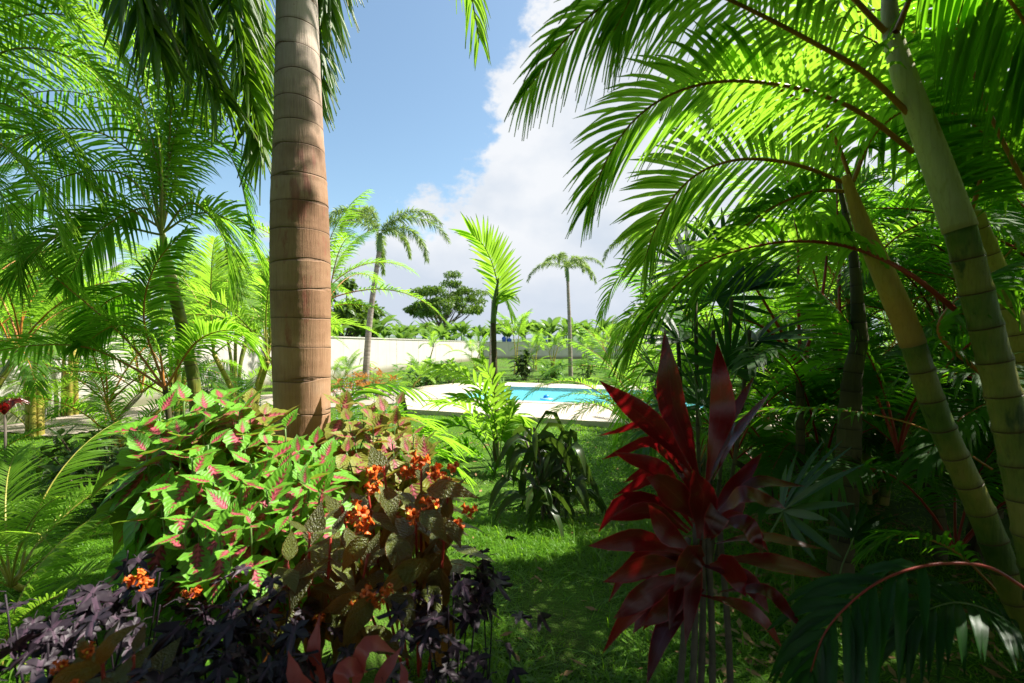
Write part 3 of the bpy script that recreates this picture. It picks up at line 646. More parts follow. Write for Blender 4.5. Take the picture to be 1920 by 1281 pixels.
GEN = {k: [leaf_shape(.17, .065, LA, 6, .3, d, mats=[G[k], G['stem_g']], petiole=.02, name=k + ' leaf') for d in (.2, .45, .75)] for k in ('shrub', 'dracaena')}
GEN['croton'] = [leaf_shape(.15, .055, LA, 5, .3, d, mats=[G['croton'], G['stem_g']], petiole=.01, name='croton leaf') for d in (.1, .4)]
def rosette_shrub(name, label, cat, x, y, h, rad, nst, npl, key, sc, seed, group=None, z0=0., up=.4, stem='stem_b', part='leaf'):
    rng = random.Random(seed); t = empty(name, (x, y, z0), label, cat, group)
    for i in range(nst):
        a = rng.uniform(0, 6.28); r = rad * math.sqrt(rng.random()); hh = h * (1 - .45 * (r / rad) ** 2) * rng.uniform(.75, 1.05)
        tip = np.array([r * math.cos(a), r * math.sin(a), hh]); base = np.array([tip[0] * .25, tip[1] * .25, 0]); p = crom([base, (base * .4 + tip * .6) + [0, 0, .05], tip], 8)
        mb = MB(); mb.tube(p, np.linspace(.011, .005, 8), 5); ob('stem', mb.mesh('shrub stem', [G[stem]]), t)
        for j in range(npl):
            f = rng.uniform(.35, 1.) if j > npl * .4 else 1.; q = p[min(7, int(f * 7))]
            ob(part, rng.choice(GEN[key]), t, q, (rng.uniform(-.1, up + .6) * (1 if f > .95 else .4) - (.0 if f > .9 else .25), rng.uniform(-.3, .3), rng.uniform(0, 6.28)), sc * rng.uniform(.7, 1.25))
    return t
rosette_shrub('round_shrub', 'orange leaved shrub at the foot of the grey foxtail palm', 'shrub', *P(700, 0, 15.0)[:2], .85, .75, 26, 10, 'croton', 1.25, 1)
rosette_shrub('round_shrub', 'smaller dull orange and green shrub touching the thick trunk', 'shrub', *P(648, 0, 14.0)[:2], .8, .6, 18, 10, 'croton', 1.1, 2)
rosette_shrub('round_shrub', 'dark green broad leaved shrub on the lawn, left of the far palm', 'shrub', *P(985, 0, 22.5)[:2], 1.3, .65, 12, 12, 'dracaena', 2.6, 3)
rosette_shrub('round_shrub', 'grassy green shrub at the foot of the bare canes', 'shrub', *P(1042, 0, 23)[:2], .8, .7, 12, 11, 'shrub', 2.0, 4)
rosette_shrub('round_shrub', 'leafy shrub on the lawn just right of the far palm', 'shrub', *P(1100, 0, 23)[:2], 1.1, .6, 10, 11, 'shrub', 2.2, 5)
rosette_shrub('round_shrub', 'broad green bush in front of the wall, right of the orange shrub', 'shrub', *P(795, 0, 19)[:2], 1.0, 1.1, 20, 11, 'shrub', 1.8, 6)
rosette_shrub('round_shrub', 'loose green bush behind the pool corner', 'shrub', *P(850, 0, 21)[:2], .95, .95, 18, 10, 'shrub', 1.8, 7)
rosette_shrub('round_shrub', 'dark rounded bush in the shade among the left palms', 'shrub', *P(400, 0, 9.5)[:2], .95, .55, 18, 14, 'dracaena', .9, 8)
for i, (px, D) in enumerate(((975, 20.6), (1010, 20.4), (1045, 20.2), (1075, 20.1), (1090, 19.8), (1120, 19.7))):
    rosette_shrub('seedling', 'low seedling at the lawn edge behind the deck, ' + ('below the dark round shrub', 'between the dark shrub and the canes', 'below the bare canes', 'just right of the lawn palm', 'second right of the lawn palm', 'last before the thicket')[i], 'plant', *P(px, 0, D)[:2], .28, .12, 3, 6, 'shrub', .7, 40 + i, 'low seedlings along the far deck edge')

# ================================================================== HERO FRONDS AND LEAVES (close to the camera)
def pts3(lst, D):
    out_ = []
    for q in lst: out_.append(P(q[0], q[1], q[2] if len(q) > 2 else D))
    return np.array(out_)
LEAFLET_MESH = {}
def hero_frond(parent, pts, n=46, Lf=.42, W=.016, mats=('areca', 'rachis'), roll=0., split=True, seed=0, r=(.012, .0025), label=None, name='frond', **kw):
    base = np.array(parent.location); path = crom(np.asarray(pts), 40); o0 = path[0]; rng = np.random.RandomState(seed)
    mb = MB(); rachis(mb, path - o0, r[0], r[1], 0, 7)
    Pc, S, Wd, Fd = leaflets(path, n, Lf, W, roll=-.85 * roll, rng=rng, **kw)   # underside towards the viewer, upper side to the sun
    if split:
        fo = ob(name, mb.mesh('frond stalk', [G[mats[1]]]), parent, o0 - base)
        for i in range(len(Pc)):
            m2 = MB(); b0 = Pc[i, 0]; m2.strips(Pc[i:i + 1] - b0, S[i:i + 1], Wd[i:i + 1], 0, Fd[i:i + 1])
            ob('leaflet', m2.mesh('leaflet', [G[mats[0]]]), fo, b0 - o0)
    else:
        mb.mi = [np.full(len(m_), 1) for m_ in mb.mi]
        mb.strips(Pc - o0, S, Wd, 0, Fd); fo = ob(name, mb.mesh('frond', [G[mats[0]], G[mats[1]]]), parent, o0 - base)
    if label: fo['label'] = label
    return fo
VIEW = np.array([0, 0, CH])
def hero_leaf(parent, pts, width, mat, prof=LA, roll=0., fold=.25, nseg=10, name='leaf', wave=0., label=None, petiole=None, seed=0):
    base = np.array(parent.location); p = crom(pts, nseg + 1); o0 = p[0]; T = nrm(np.gradient(p, axis=0))
    vd = nrm(p - VIEW); S = nrm(np.cross(T, vd)); Nn = np.cross(S, T); c, s_ = math.cos(roll), math.sin(roll); S, Nn = S * c + Nn * s_, Nn * c - S * s_
    flip = np.sign((Nn * np.array([0, -.3, 1])).sum(1).mean()) or 1; Nn = Nn * flip; S = S * flip
    t = np.linspace(0, 1, nseg + 1); w = np.interp(t, np.linspace(0, 1, len(prof)), prof) * width / 2
    rng = np.random.RandomState(seed); wv = wave * np.sin(t * 17 + rng.rand() * 6)[:, None] * w[:, None]
    mb = MB(); W3 = w[:, None]; V = np.stack([p - S * W3 + Nn * (W3 * fold + wv), p - Nn * W3 * .0, p + S * W3 + Nn * (W3 * fold - wv)], 1) - o0
    k = nseg + 1; idx = np.arange(k * 3).reshape(k, 3); fs = [np.stack([idx[:-1, j], idx[:-1, j + 1], idx[1:, j + 1], idx[1:, j]], -1) for j in (0, 1)]
    uv = np.stack([np.broadcast_to(np.array([0, .5, 1.])[None], (k, 3)), np.broadcast_to(t[:, None], (k, 3))], -1)
    mb.add(V.reshape(-1, 3), np.concatenate(fs), uv.reshape(-1, 2))
    o = ob(name, mb.mesh('leaf blade', [G[mat]]), parent, o0 - base)
    if label: o['label'] = label
    return o

# ---- the thick trunk in front, left of centre
t = empty('royal_palm', (-1.565, 3.6, 0), 'thick ringed brown palm trunk with pink bark patches rising out of the coleus', 'palm')
zz = [-.05, .5, 1.0, 1.63, 2.2, 2.7, 3.18, 3.7, 4.17, 5.2, 6.0]; rr = [.24, .205, .194, .203, .211, .198, .171, .156, .141, .13, .12]
n = 300; z = np.linspace(zz[0], zz[-1], n); r_ = np.interp(z, zz, rr); rgt = np.random.RandomState(5)
zk = np.concatenate([[-.3], -.3 + np.cumsum(np.interp(np.arange(40), [0, 9, 16, 40], [.235, .225, .185, .165]) * rgt.uniform(.88, 1.12, 40))]); vk = np.interp(z, zk, np.arange(41) * .225); ph = (vk / .225) % 1.0; rid = (vk / .225).astype(int)
r_ = r_ * (1 + .020 * np.exp(-(ph / .05) ** 2) + .006 * rgt.randn(60)[rid]); mb = MB()
mb.tube(np.stack([np.interp(z, [0, 1.6, 4.2, 6], [.02, 0, -.035, -.05]), 0 * z, z], 1), r_, 40, 0, True, .003)
uu = np.arange(40) / 40 * 6.283; mb.uv[0][:, 1] = (np.repeat(vk[:, None], 40, 1) + .012 * np.sin(uu + rid[:, None] * 1.7) + .006 * np.sin(uu * 3 + rid[:, None] * 2.9)).reshape(-1)
ob('trunk', mb.mesh('royal palm trunk', [G['royal']]), t)
ob('crownshaft', trunk_mesh('crownshaft', [(-.05, 0, 5.98), (-.06, 0, 6.4), (-.06, 0, 6.9)], [.125, .12, .05], 1.5, 'rachis_g', n=12), t)
top = (-1.64, 3.6, 6.75)
fx = dict(mats=('foxtail', 'rachis_g'), plumose=True, split=False, n=175, Lf=.48, W=.025, start=.12, droop=.5, a0=60, a1=40, tipL=.6, r=(.03, .004), k=5)
for i, q in enumerate([
    [(430, -330, 3.3), (340, -200, 3.3), (330, -40, 3.4), (370, 110, 3.5), (420, 190, 3.6)],
    [(480, -330, 3.8), (430, -180, 3.9), (430, 0, 4.0), (470, 180, 4.1), (490, 290, 4.1)],
    [(420, -300, 3.1), (300, -230, 3.0), (240, -100, 3.0), (270, 20, 3.1), (300, 90, 3.15)],
    [(610, -300, 4.4), (625, -120, 4.7), (600, 60, 4.8), (590, 200, 4.8)],
    [(480, -330, 4.6), (450, -150, 4.9), (480, 60, 5.0), (520, 250, 5.0)]]):
    w = [np.array(top)] + [P(*a) for a in q]; hero_frond(t, w, seed=60 + i, **fx)
hero_frond(t, [np.array(top), P(720, -350, 3.2), P(810, -220, 3.1), P(868, -80, 3.1), P(898, 70, 3.15)], seed=70, mats=('areca_light', 'rachis_y'), n=46, Lf=.42, W=.013, start=.3, droop=.7, roll=-1.0, a0=55, a1=25, r=(.02, .003), split=False)
for i, az in enumerate((-150, -100, 10, 150)):
    a = math.radians(az); w = [np.array(top)] + [np.array(top) + np.array([math.cos(a) * d, math.sin(a) * d, h]) for d, h in ((.7, .7), (1.5, .8), (2.1, .2), (2.4, -.6))]
    hero_frond(t, w, seed=80 + i, **{**fx, 'n': 110})

# ---- the big areca clump at the right edge
t = empty('areca_clump', (2.35, 2.25, 0), 'clump of thick ringed green areca stems leaning in from the right edge', 'palm')
CL = t; cb = np.array(t.location)
def stem(parent, pts, rad, mat, name='stem', ring=.145, n=90, label=None, sides=20):
    b0 = np.array(parent.location); o = ob(name, trunk_mesh(name, [q - b0 for q in pts], rad, ring, mat, n=n, sides=sides, swell=.09), parent)
    if label: o['label'] = label
    return o
stem(t, pts3([(2010, 1385), (1945, 1050), (1895, 800), (1850, 620), (1800, 430)], 2.0), [.064, .062, .060, .057, .054], 'bamboo', label='thickest stem, ringed green and brown')
stem(t, pts3([(1800, 431, 2.0), (1765, 330, 2.02), (1735, 250, 2.04), (1705, 170, 2.06), (1672, 60, 2.1), (1664, -60, 2.12), (1650, -200, 2.15)], 2.0), [.054, .053, .049, .042, .030, .016, .006], 'shaft', 'crownshaft', 2.0, 24)
stem(t, [P(1990, 1290, 2.25), P(1905, 1120, 2.28), P(1840, 960, 2.3), P(1762, 790, 2.3), P(1712, 645, 2.3)], [.060, .058, .055, .052, .050], 'bamboo', label='slimmer stem leaning left below the orange crownshaft')
stem(t, pts3([(1712, 646), (1690, 590), (1655, 510), (1620, 430), (1585, 330)], 2.3), [.049, .052, .046, .034, .018], 'shaft_o', 'crownshaft', 2.0, 24)
stem(t, pts3([(2090, 1280), (2000, 930), (1925, 690), (1870, 520), (1822, 400)], 2.6), [.058, .058, .056, .053, .048], 'bamboo_y', label='yellow stem behind the thickest one')
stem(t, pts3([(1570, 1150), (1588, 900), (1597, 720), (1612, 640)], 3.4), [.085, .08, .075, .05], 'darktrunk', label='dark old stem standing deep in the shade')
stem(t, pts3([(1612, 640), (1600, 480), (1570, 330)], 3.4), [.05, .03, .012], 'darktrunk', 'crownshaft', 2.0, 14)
HF = dict(n=64, Lf=.46, W=.0105)
hero_frond(t, pts3([(1712, 285), (1620, 215), (1530, 175), (1440, 156), (1350, 153), (1270, 172), (1200, 215), (1145, 285), (1102, 385)], 2.2), roll=1.05, seed=1, mats=('areca', 'rachis'), **{**HF, 'n': 60}, beta=18, droop=.28, start=.16, a0=66, a1=18, label='long arching bright frond reaching furthest left over the sky')
hero_frond(t, pts3([(1705, 215), (1620, 135), (1510, 72), (1420, 25), (1320, -20), (1230, -40), (1160, -10), (1095, 40), (1045, 92), (988, 168)], 2.05), roll=.75, seed=2, mats=('areca', 'rachis'), **{**HF, 'n': 76, 'Lf': .44}, beta=10, droop=.55, start=.1, a0=70, a1=20, label='top frond with orange stalk, its tip hanging over the cloud')
hero_frond(t, pts3([(1590, 345), (1500, 311), (1430, 299), (1370, 302), (1310, 325), (1262, 370), (1228, 430), (1208, 490)], 2.6), roll=1.15, seed=3, mats=('areca_light', 'rachis'), n=62, Lf=.50, W=.013, beta=20, droop=.22, start=.06, a0=78, a1=25, label='light green frond curling down at its tip')
hero_frond(t, pts3([(1790, 580, 2.1), (1700, 510, 2.1), (1600, 465), (1500, 452), (1400, 465), (1310, 500), (1230, 575), (1175, 660)], 2.3), roll=.65, seed=4, mats=('areca', 'rachis_r'), **{**HF, 'Lf': .40, 'W': .014}, beta=20, droop=.45, start=.2, label='low arching frond with a red orange stalk')
hero_frond(t, pts3([(1930, 1110), (1860, 1066), (1790, 1056), (1720, 1064), (1650, 1090), (1590, 1135), (1545, 1190), (1520, 1260)], 1.6), roll=-.6, seed=5, mats=('fan', 'rachis_r'), n=12, Lf=.33, W=.020, beta=0, droop=.7, start=.42, a0=60, a1=25, r=(.006, .002), label='low frond with a thin red stalk and broad dark leaflets')
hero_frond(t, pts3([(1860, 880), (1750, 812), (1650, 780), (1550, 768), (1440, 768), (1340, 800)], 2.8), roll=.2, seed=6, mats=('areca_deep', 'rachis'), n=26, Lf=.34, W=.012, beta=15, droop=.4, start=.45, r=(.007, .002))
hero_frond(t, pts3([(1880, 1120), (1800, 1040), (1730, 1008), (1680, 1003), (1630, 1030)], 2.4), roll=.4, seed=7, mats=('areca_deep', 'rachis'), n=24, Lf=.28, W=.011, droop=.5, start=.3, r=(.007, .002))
hero_frond(t, pts3([(1960, 1230), (1880, 1160), (1800, 1130), (1730, 1150), (1690, 1200)], 1.9), roll=-.5, seed=8, mats=('fan', 'rachis_g'), n=18, Lf=.30, W=.018, droop=.6, start=.2, r=(.006, .002))
hero_frond(t, pts3([(1660, 60), (1560, -40), (1440, -110), (1330, -120), (1220, -60), (1150, 60)], 2.0), roll=.8, seed=9, mats=('areca', 'rachis'), **HF, beta=20, droop=.5, start=.15)
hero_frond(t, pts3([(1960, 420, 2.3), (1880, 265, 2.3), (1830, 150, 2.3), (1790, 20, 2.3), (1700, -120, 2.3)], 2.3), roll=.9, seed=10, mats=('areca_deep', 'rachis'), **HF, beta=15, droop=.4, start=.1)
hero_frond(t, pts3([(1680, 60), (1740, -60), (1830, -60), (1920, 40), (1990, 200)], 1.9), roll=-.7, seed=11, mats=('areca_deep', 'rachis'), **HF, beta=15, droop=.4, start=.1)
hero_frond(t, pts3([(1600, 350), (1560, 250), (1500, 190), (1420, 150), (1330, 130), (1260, 170)], 2.7), roll=.5, seed=12, mats=('areca', 'rachis'), n=50, Lf=.45, W=.016, beta=20, droop=.45, start=.1)
hero_frond(t, pts3([(1800, 400), (1760, 240), (1690, 120), (1600, 60), (1500, 70)], 2.7), roll=.6, seed=13, mats=('areca', 'rachis'), n=50, Lf=.5, W=.017, beta=10, droop=.6, start=.1)
hero_frond(t, pts3([(1820, 400), (1860, 280), (1920, 200), (2000, 180)], 2.6), roll=.6, seed=14, mats=('areca_deep', 'rachis'), n=44, Lf=.45, W=.017, beta=10, droop=.6, start=.1, split=False)
hero_frond(t, pts3([(1600, 340), (1640, 250), (1720, 200), (1820, 230), (1900, 320)], 2.5), roll=-.6, seed=15, mats=('areca', 'rachis'), n=44, Lf=.45, W=.017, beta=10, droop=.5, start=.1, split=False)
hero_frond(t, pts3([(1600, 360), (1520, 360), (1430, 400), (1350, 470), (1300, 560)], 2.7), roll=.6, seed=16, mats=('areca_deep', 'rachis'), n=50, Lf=.38, W=.013, beta=15, droop=.45, start=.12)
hero_frond(t, pts3([(1840, 700), (1760, 620), (1820, 540), (1900, 500), (1990, 520)], 2.2), roll=-.6, seed=17, mats=('areca_deep', 'rachis'), n=40, Lf=.38, W=.014, beta=15, droop=.5, start=.12, split=False)
# crowns of the stems beyond the frame to the right (they cast the shade the photo shows)
rng0 = random.Random(3)
for i in range(16):
    a = rng0.uniform(-2.6, 2.6); c0 = np.array([rng0.uniform(2.4, 3.4), rng0.uniform(1.6, 3.4), rng0.uniform(3.0, 3.7)]); L = rng0.uniform(1.3, 1.9)
    d = np.array([math.cos(a), math.sin(a), 0]); w = [c0, c0 + d * L * .3 + [0, 0, .5], c0 + d * L * .65 + [0, 0, .6], c0 + d * L + [0, 0, .15]]
    if w[-1][0] < 1.9 and w[-1][1] < 3: continue
    hero_frond(t, w, seed=200 + i, mats=('areca', 'rachis'), n=40, Lf=.5, W=.02, split=False, start=.1)

# ---- red stalked palm behind it
t = empty('red_stalked_palm', (2.35, 4.0, 0), 'palm with thin red stalks standing in the middle of the right-hand thicket', 'palm')
ob('stem', trunk_mesh('red palm stem', [q - np.array(t.location) for q in (np.array([2.35, 4.0, 0]), P(1500, 900, 4.0), P(1500, 690, 4.0))], [.04, .035, .03], .12, 'darktrunk', n=30, sides=10), t)
rk = dict(mats=('areca', 'rachis_r'), split=False, n=44, Lf=.42, W=.016, r=(.016, .003))
for i, q in enumerate([[(1500, 690), (1497, 560), (1494, 440), (1470, 320), (1400, 240)], [(1500, 690), (1450, 595), (1400, 515), (1340, 440), (1260, 420)], [(1502, 690), (1540, 560), (1560, 440), (1620, 340), (1700, 300)], [(1576, 700), (1574, 560), (1572, 440), (1560, 300), (1500, 200)], [(1505, 690), (1440, 620), (1380, 600), (1320, 640), (1290, 720)]]):
    hero_frond(t, pts3(q, 4.0), seed=30 + i, roll=.4 * (-1) ** i, start=.42, **rk)

# ---- right-hand thicket
tg = 'arecas of the right-hand thicket'
for i, (x, y, h, nst, nf, key, lab) in enumerate([
    (2.3, 6.0, .5, 3, 5, 'areca', 'bright areca at the left edge of the thicket, fronds over the pool deck'),
    (3.7, 5.0, 2.1, 5, 5, 'areca', 'areca behind the red cordyline, its fronds glowing against the light'),
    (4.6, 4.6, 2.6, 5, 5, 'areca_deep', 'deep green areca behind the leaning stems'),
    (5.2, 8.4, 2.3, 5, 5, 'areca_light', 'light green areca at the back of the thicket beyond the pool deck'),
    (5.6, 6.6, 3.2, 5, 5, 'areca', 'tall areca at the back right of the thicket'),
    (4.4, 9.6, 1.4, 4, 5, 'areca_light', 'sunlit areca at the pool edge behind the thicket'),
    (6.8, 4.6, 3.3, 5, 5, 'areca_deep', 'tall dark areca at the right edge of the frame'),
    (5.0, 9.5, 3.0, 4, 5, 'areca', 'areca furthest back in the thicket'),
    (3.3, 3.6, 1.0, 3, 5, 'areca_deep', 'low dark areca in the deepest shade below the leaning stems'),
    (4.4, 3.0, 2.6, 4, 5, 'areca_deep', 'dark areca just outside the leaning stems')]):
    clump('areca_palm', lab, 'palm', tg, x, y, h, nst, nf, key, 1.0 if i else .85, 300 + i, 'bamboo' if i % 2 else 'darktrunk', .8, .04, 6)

for i, (x, y, h, nst, nf, key, lab) in enumerate([
    (2.6, 4.6, .5, 3, 5, 'areca_deep', 'low areca filling the dark below the red stalked palm'),
    (4.2, 6.0, .9, 4, 5, 'areca_deep', 'low areca screening the lawn at the back of the thicket'),
    (5.6, 5.0, 1.2, 4, 5, 'areca_deep', 'dark areca low at the right edge behind the leaning stems'),
    (3.9, 8.6, 1.0, 4, 5, 'areca', 'bright low areca at the far side of the thicket'),
    (6.4, 8.0, 1.6, 4, 5, 'areca', 'broad areca far right at the back of the thicket'),
    (2.1, 7.6, .6, 3, 5, 'areca', 'knee high areca at the deck corner under the thicket'),
    (8.5, 7.0, 3.6, 5, 5, 'areca', 'tall areca beyond the right edge'),
    (5.0, 5.8, 2.2, 3, 6, 'areca', 'areca rising through the middle of the thicket')]):
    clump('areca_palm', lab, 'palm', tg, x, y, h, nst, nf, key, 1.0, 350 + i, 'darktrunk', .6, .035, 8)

t = empty('areca_palm', (P(1330, 0, 5.6)[0], 5.6, 0), 'areca whose bright fronds hang over the right end of the pool and deck', 'palm', tg)
ob('stem', trunk_mesh('areca stem', [(0, 0, 0), (.02, 0, .7), tuple(P(1335, 640, 5.6) - np.array(t.location))], [.05, .04, .03], .12, 'bamboo', n=30, sides=10), t)
for i, q in enumerate([[(1335, 640), (1270, 640), (1205, 695), (1170, 765), (1150, 840)], [(1335, 640), (1260, 560), (1185, 590), (1140, 670)], [(1335, 640), (1290, 540), (1230, 490), (1160, 520), (1125, 600)], [(1335, 640), (1280, 690), (1240, 760), (1225, 850)], [(1335, 640), (1300, 500), (1240, 430), (1190, 440)]]):
    hero_frond(t, pts3(q, 5.6), seed=700 + i, roll=.8, split=False, mats=('areca', 'rachis_y'), n=44, Lf=.42, W=.013, droop=.35, start=.15, beta=15)

# ---- fan palm
def fan_mesh(nf, span, Lr, W, key, seed, droop=.12):
    rng = np.random.RandomState(seed); a = np.radians(np.linspace(-span / 2, span / 2, nf)); k = 5; s_ = np.linspace(0, 1, k)
    L = Lr * (1 - .25 * np.abs(np.linspace(-1, 1, nf)) ** 2) * rng.uniform(.9, 1.05, nf)
    Pc = np.zeros((nf, k, 3)); Pc[..., 0] = np.sin(a)[:, None] * L[:, None] * s_; Pc[..., 1] = np.cos(a)[:, None] * L[:, None] * s_
    Pc[..., 2] = -droop * L[:, None] * s_ ** 2 + .04 * rng.randn(nf, 1) * s_
    S = np.zeros((nf, k, 3)); S[..., 0] = np.cos(a)[:, None]; S[..., 1] = -np.sin(a)[:, None]
    Wd = np.array([.10, .75, 1., .8, .12])[None] * W * np.ones((nf, 1)); fo = np.zeros((nf, k, 3)); fo[..., 2] = -Wd * .4
    mb = MB(); mb.strips(Pc, S, Wd, 0, fo); mb.tube([(0, -.45, -.12), (0, -.2, -.02), (0, .01, 0)], [.005, .0045, .004], 5, 1); return mb.mesh('fan leaf', [G[key], G['rachis_g']])
FAN = [fan_mesh(15, 210, .40, .019, 'fan', 1), fan_mesh(12, 170, .36, .021, 'fan', 2, .25), fan_mesh(17, 260, .38, .016, 'fan', 3)]
t = empty('fan_palm', (1.35, 3.4, 0), 'dark green fan palm with fingered leaves behind the red cordyline', 'palm'); b0 = np.array(t.location)
def fan_at(t, px, py, D, i, tilt, az, rollv, sc=1.):
    o = ob('fan_leaf', FAN[i % 3], t, P(px, py, D) - np.array(t.location), (math.radians(tilt), math.radians(rollv), math.radians(az)), sc); return o
for i, q in enumerate([(1365, 690, 3.3, 75, 5, 8, 1.1), (1275, 640, 3.2, 60, 40, 0, 1.2), (1340, 560, 3.5, 80, -35, 10, 1.2), (1290, 500, 3.6, 70, 20, 0, 1.15), (1395, 545, 3.4, 65, -50, -10, 1.2), (1240, 590, 3.4, 80, 65, 0, 1.1), (1320, 760, 3.1, 50, 20, 10, 1.), (1420, 640, 3.3, 40, -70, 0, 1.1), (1360, 480, 3.7, 85, -10, 0, 1.2), (1230, 700, 3.3, 60, 80, 0, .9)]):
    px, py, D, tl, az, ro, sc = q; fan_at(t, px, py, D, i, tl, az, ro, sc)
for i in range(5): 
    a = P(1270 + i * 34, 620 - (i % 2) * 60, 3.4) - b0; mb = MB(); mb.tube(crom([(a[0] * .2, a[1] * .2, 0), (a[0] * .7, a[1] * .7, a[2] * .5), tuple(a)], 10), [.014] * 10, 7); ob('stem', mb.mesh('fan palm cane', [G['darktrunk']]), t)
t = empty('fan_palm', (1.45, 2.5, 0), 'low fan palm leaf spreading in the shade right of the cordyline', 'palm')
o = fan_at(t, 1468, 958, 2.3, 0, 58, -100, 0, 1.12); o2 = fan_at(t, 1600, 1010, 2.9, 1, 40, -60, 0, .9)
mb = MB(); a = P(1468, 958, 2.3) - np.array(t.location); mb.tube(crom([(0, 0, 0), (a[0] * .3, a[1] * .4, a[2] * .6), tuple(a)], 10), [.008] * 10, 6); ob('stem', mb.mesh('fan palm stalk', [G['rachis_g']]), t)

# ================================================================== LEFT GROUP
t = empty('leaning_areca', (P(372, 0, 5)[0], 5, 0), 'pale ringed areca leaning left, its wide crown left of the thick trunk', 'palm')
stem(t, [np.array([P(374, 0, 5)[0], 5, -.05]), P(366, 740, 5), P(345, 630, 4.95), P(322, 530, 4.9)], [.072, .062, .058, .055], 'bamboo', ring=.14, n=60, sides=16)
stem(t, [P(322, 531, 4.9), P(309, 470, 4.87), P(303, 425, 4.85)], [.054, .046, .02], 'shaft', 'crownshaft', 2.0, 16, sides=14)
L1 = dict(mats=('areca', 'rachis_y'), n=60, Lf=.48, W=.0115, beta=20, droop=.4, start=.14)
for i, (q, rl) in enumerate([
    ([(303, 440), (305, 340), (240, 190), (195, 80), (160, -10), (130, -140)], .9),
    ([(303, 440), (305, 340), (230, 210), (110, 170), (0, 200), (-80, 280)], .6),
    ([(305, 430), (180, 350), (90, 285), (-10, 235), (-100, 220)], .7),
    ([(303, 435), (318, 300), (350, 190), (400, 110), (450, 90), (510, 130)], -.6),
    ([(303, 435), (340, 310), (400, 260), (445, 320), (470, 430)], -.7),
    ([(303, 440), (260, 350), (200, 320), (100, 340), (0, 420)], .6),
    ([(303, 435), (315, 290), (310, 170), (300, 60), (330, -60)], 1.3),
    ([(303, 440), (270, 270), (150, 110), (40, 20), (-80, 10)], .8),
    ([(303, 440), (300, 280), (260, 120), (200, -40), (120, -120)], .4),
    ([(303, 440), (360, 380), (420, 450), (430, 560)], -.4),
    ([(302, 535), (232, 552), (190, 575), (150, 640)], .5),
    ([(303, 440), (270, 390), (180, 440), (120, 540)], .5)]):
    hero_frond(t, pts3(q, 4.7 + .25 * math.sin(i * 2.1)), roll=rl, seed=400 + i, split=i in (0, 2, 10), **{**L1, 'mats': (('areca', 'areca_deep', 'areca')[i % 3], 'rachis_y')})
rng0 = random.Random(8)
for i, q in enumerate([
    [(303, 440, 4.85), (290, 280, 4.6), (210, 60, 4.2), (60, -60, 3.8), (-100, -60, 3.4)],
    [(303, 440, 4.85), (270, 320, 4.7), (190, 250, 4.4), (60, 250, 4.0), (-90, 330, 3.6)],
    [(303, 440, 4.85), (315, 300, 4.7), (330, 120, 4.5), (380, -20, 4.3), (450, -90, 4.1)],
    [(303, 440, 4.85), (340, 300, 4.9), (400, 200, 5.0), (470, 200, 5.2), (520, 280, 5.4)],
    [(300, 440, 4.8), (190, 420, 4.5), (90, 450, 4.2), (10, 530, 4.0)],
    [(300, 440, 4.8), (370, 400, 4.9), (440, 420, 5.0), (500, 500, 5.0)],
    [(303, 440, 4.85), (270, 280, 5.0), (170, 140, 5.2), (60, 90, 5.6), (-60, 130, 6.0)],
    [(303, 440, 4.85), (300, 250, 5.1), (250, 60, 5.4), (180, -60, 5.8), (60, -100, 6.0)]]):
    hero_frond(t, pts3(q, 4.7), roll=(.9, .7, -.8, -.6, .5, -.5, 1.1, 1.0)[i], seed=450 + i, split=False, **{**L1, 'Lf': .55, 'n': 58, 'mats': (('areca_light', 'areca', 'areca')[i % 3], 'rachis_y')})
t = empty('areca_clump', (P(312, 0, 4.6)[0], 4.6, 0), 'short stemmed areca whose long fronds sweep left, behind the coleus', 'palm')
stem(t, [np.array([P(322, 0, 4.6)[0], 4.6, -.03]), P(318, 800, 4.6), P(308, 715, 4.6)], [.035, .03, .022], 'darktrunk', ring=.1, n=20, sides=10)
for i, (q, rl) in enumerate([
    ([(310, 730), (240, 640), (140, 550), (45, 480), (-60, 450)], .75),
    ([(311, 730), (250, 690), (165, 652), (60, 648), (-50, 668)], .55),
    ([(309, 725), (270, 600), (290, 500), (350, 430)], -.5),
    ([(309, 725), (290, 640), (220, 610), (150, 650)], .4),
    ([(312, 725), (370, 640), (440, 620), (480, 660)], -.6)]):
    hero_frond(t, pts3(q, 4.4), roll=rl, seed=430 + i, split=i < 2, **{**L1, 'mats': ('areca', 'rachis'), 'start': .24, 'Lf': .42})
lg = 'arecas of the left-hand group'
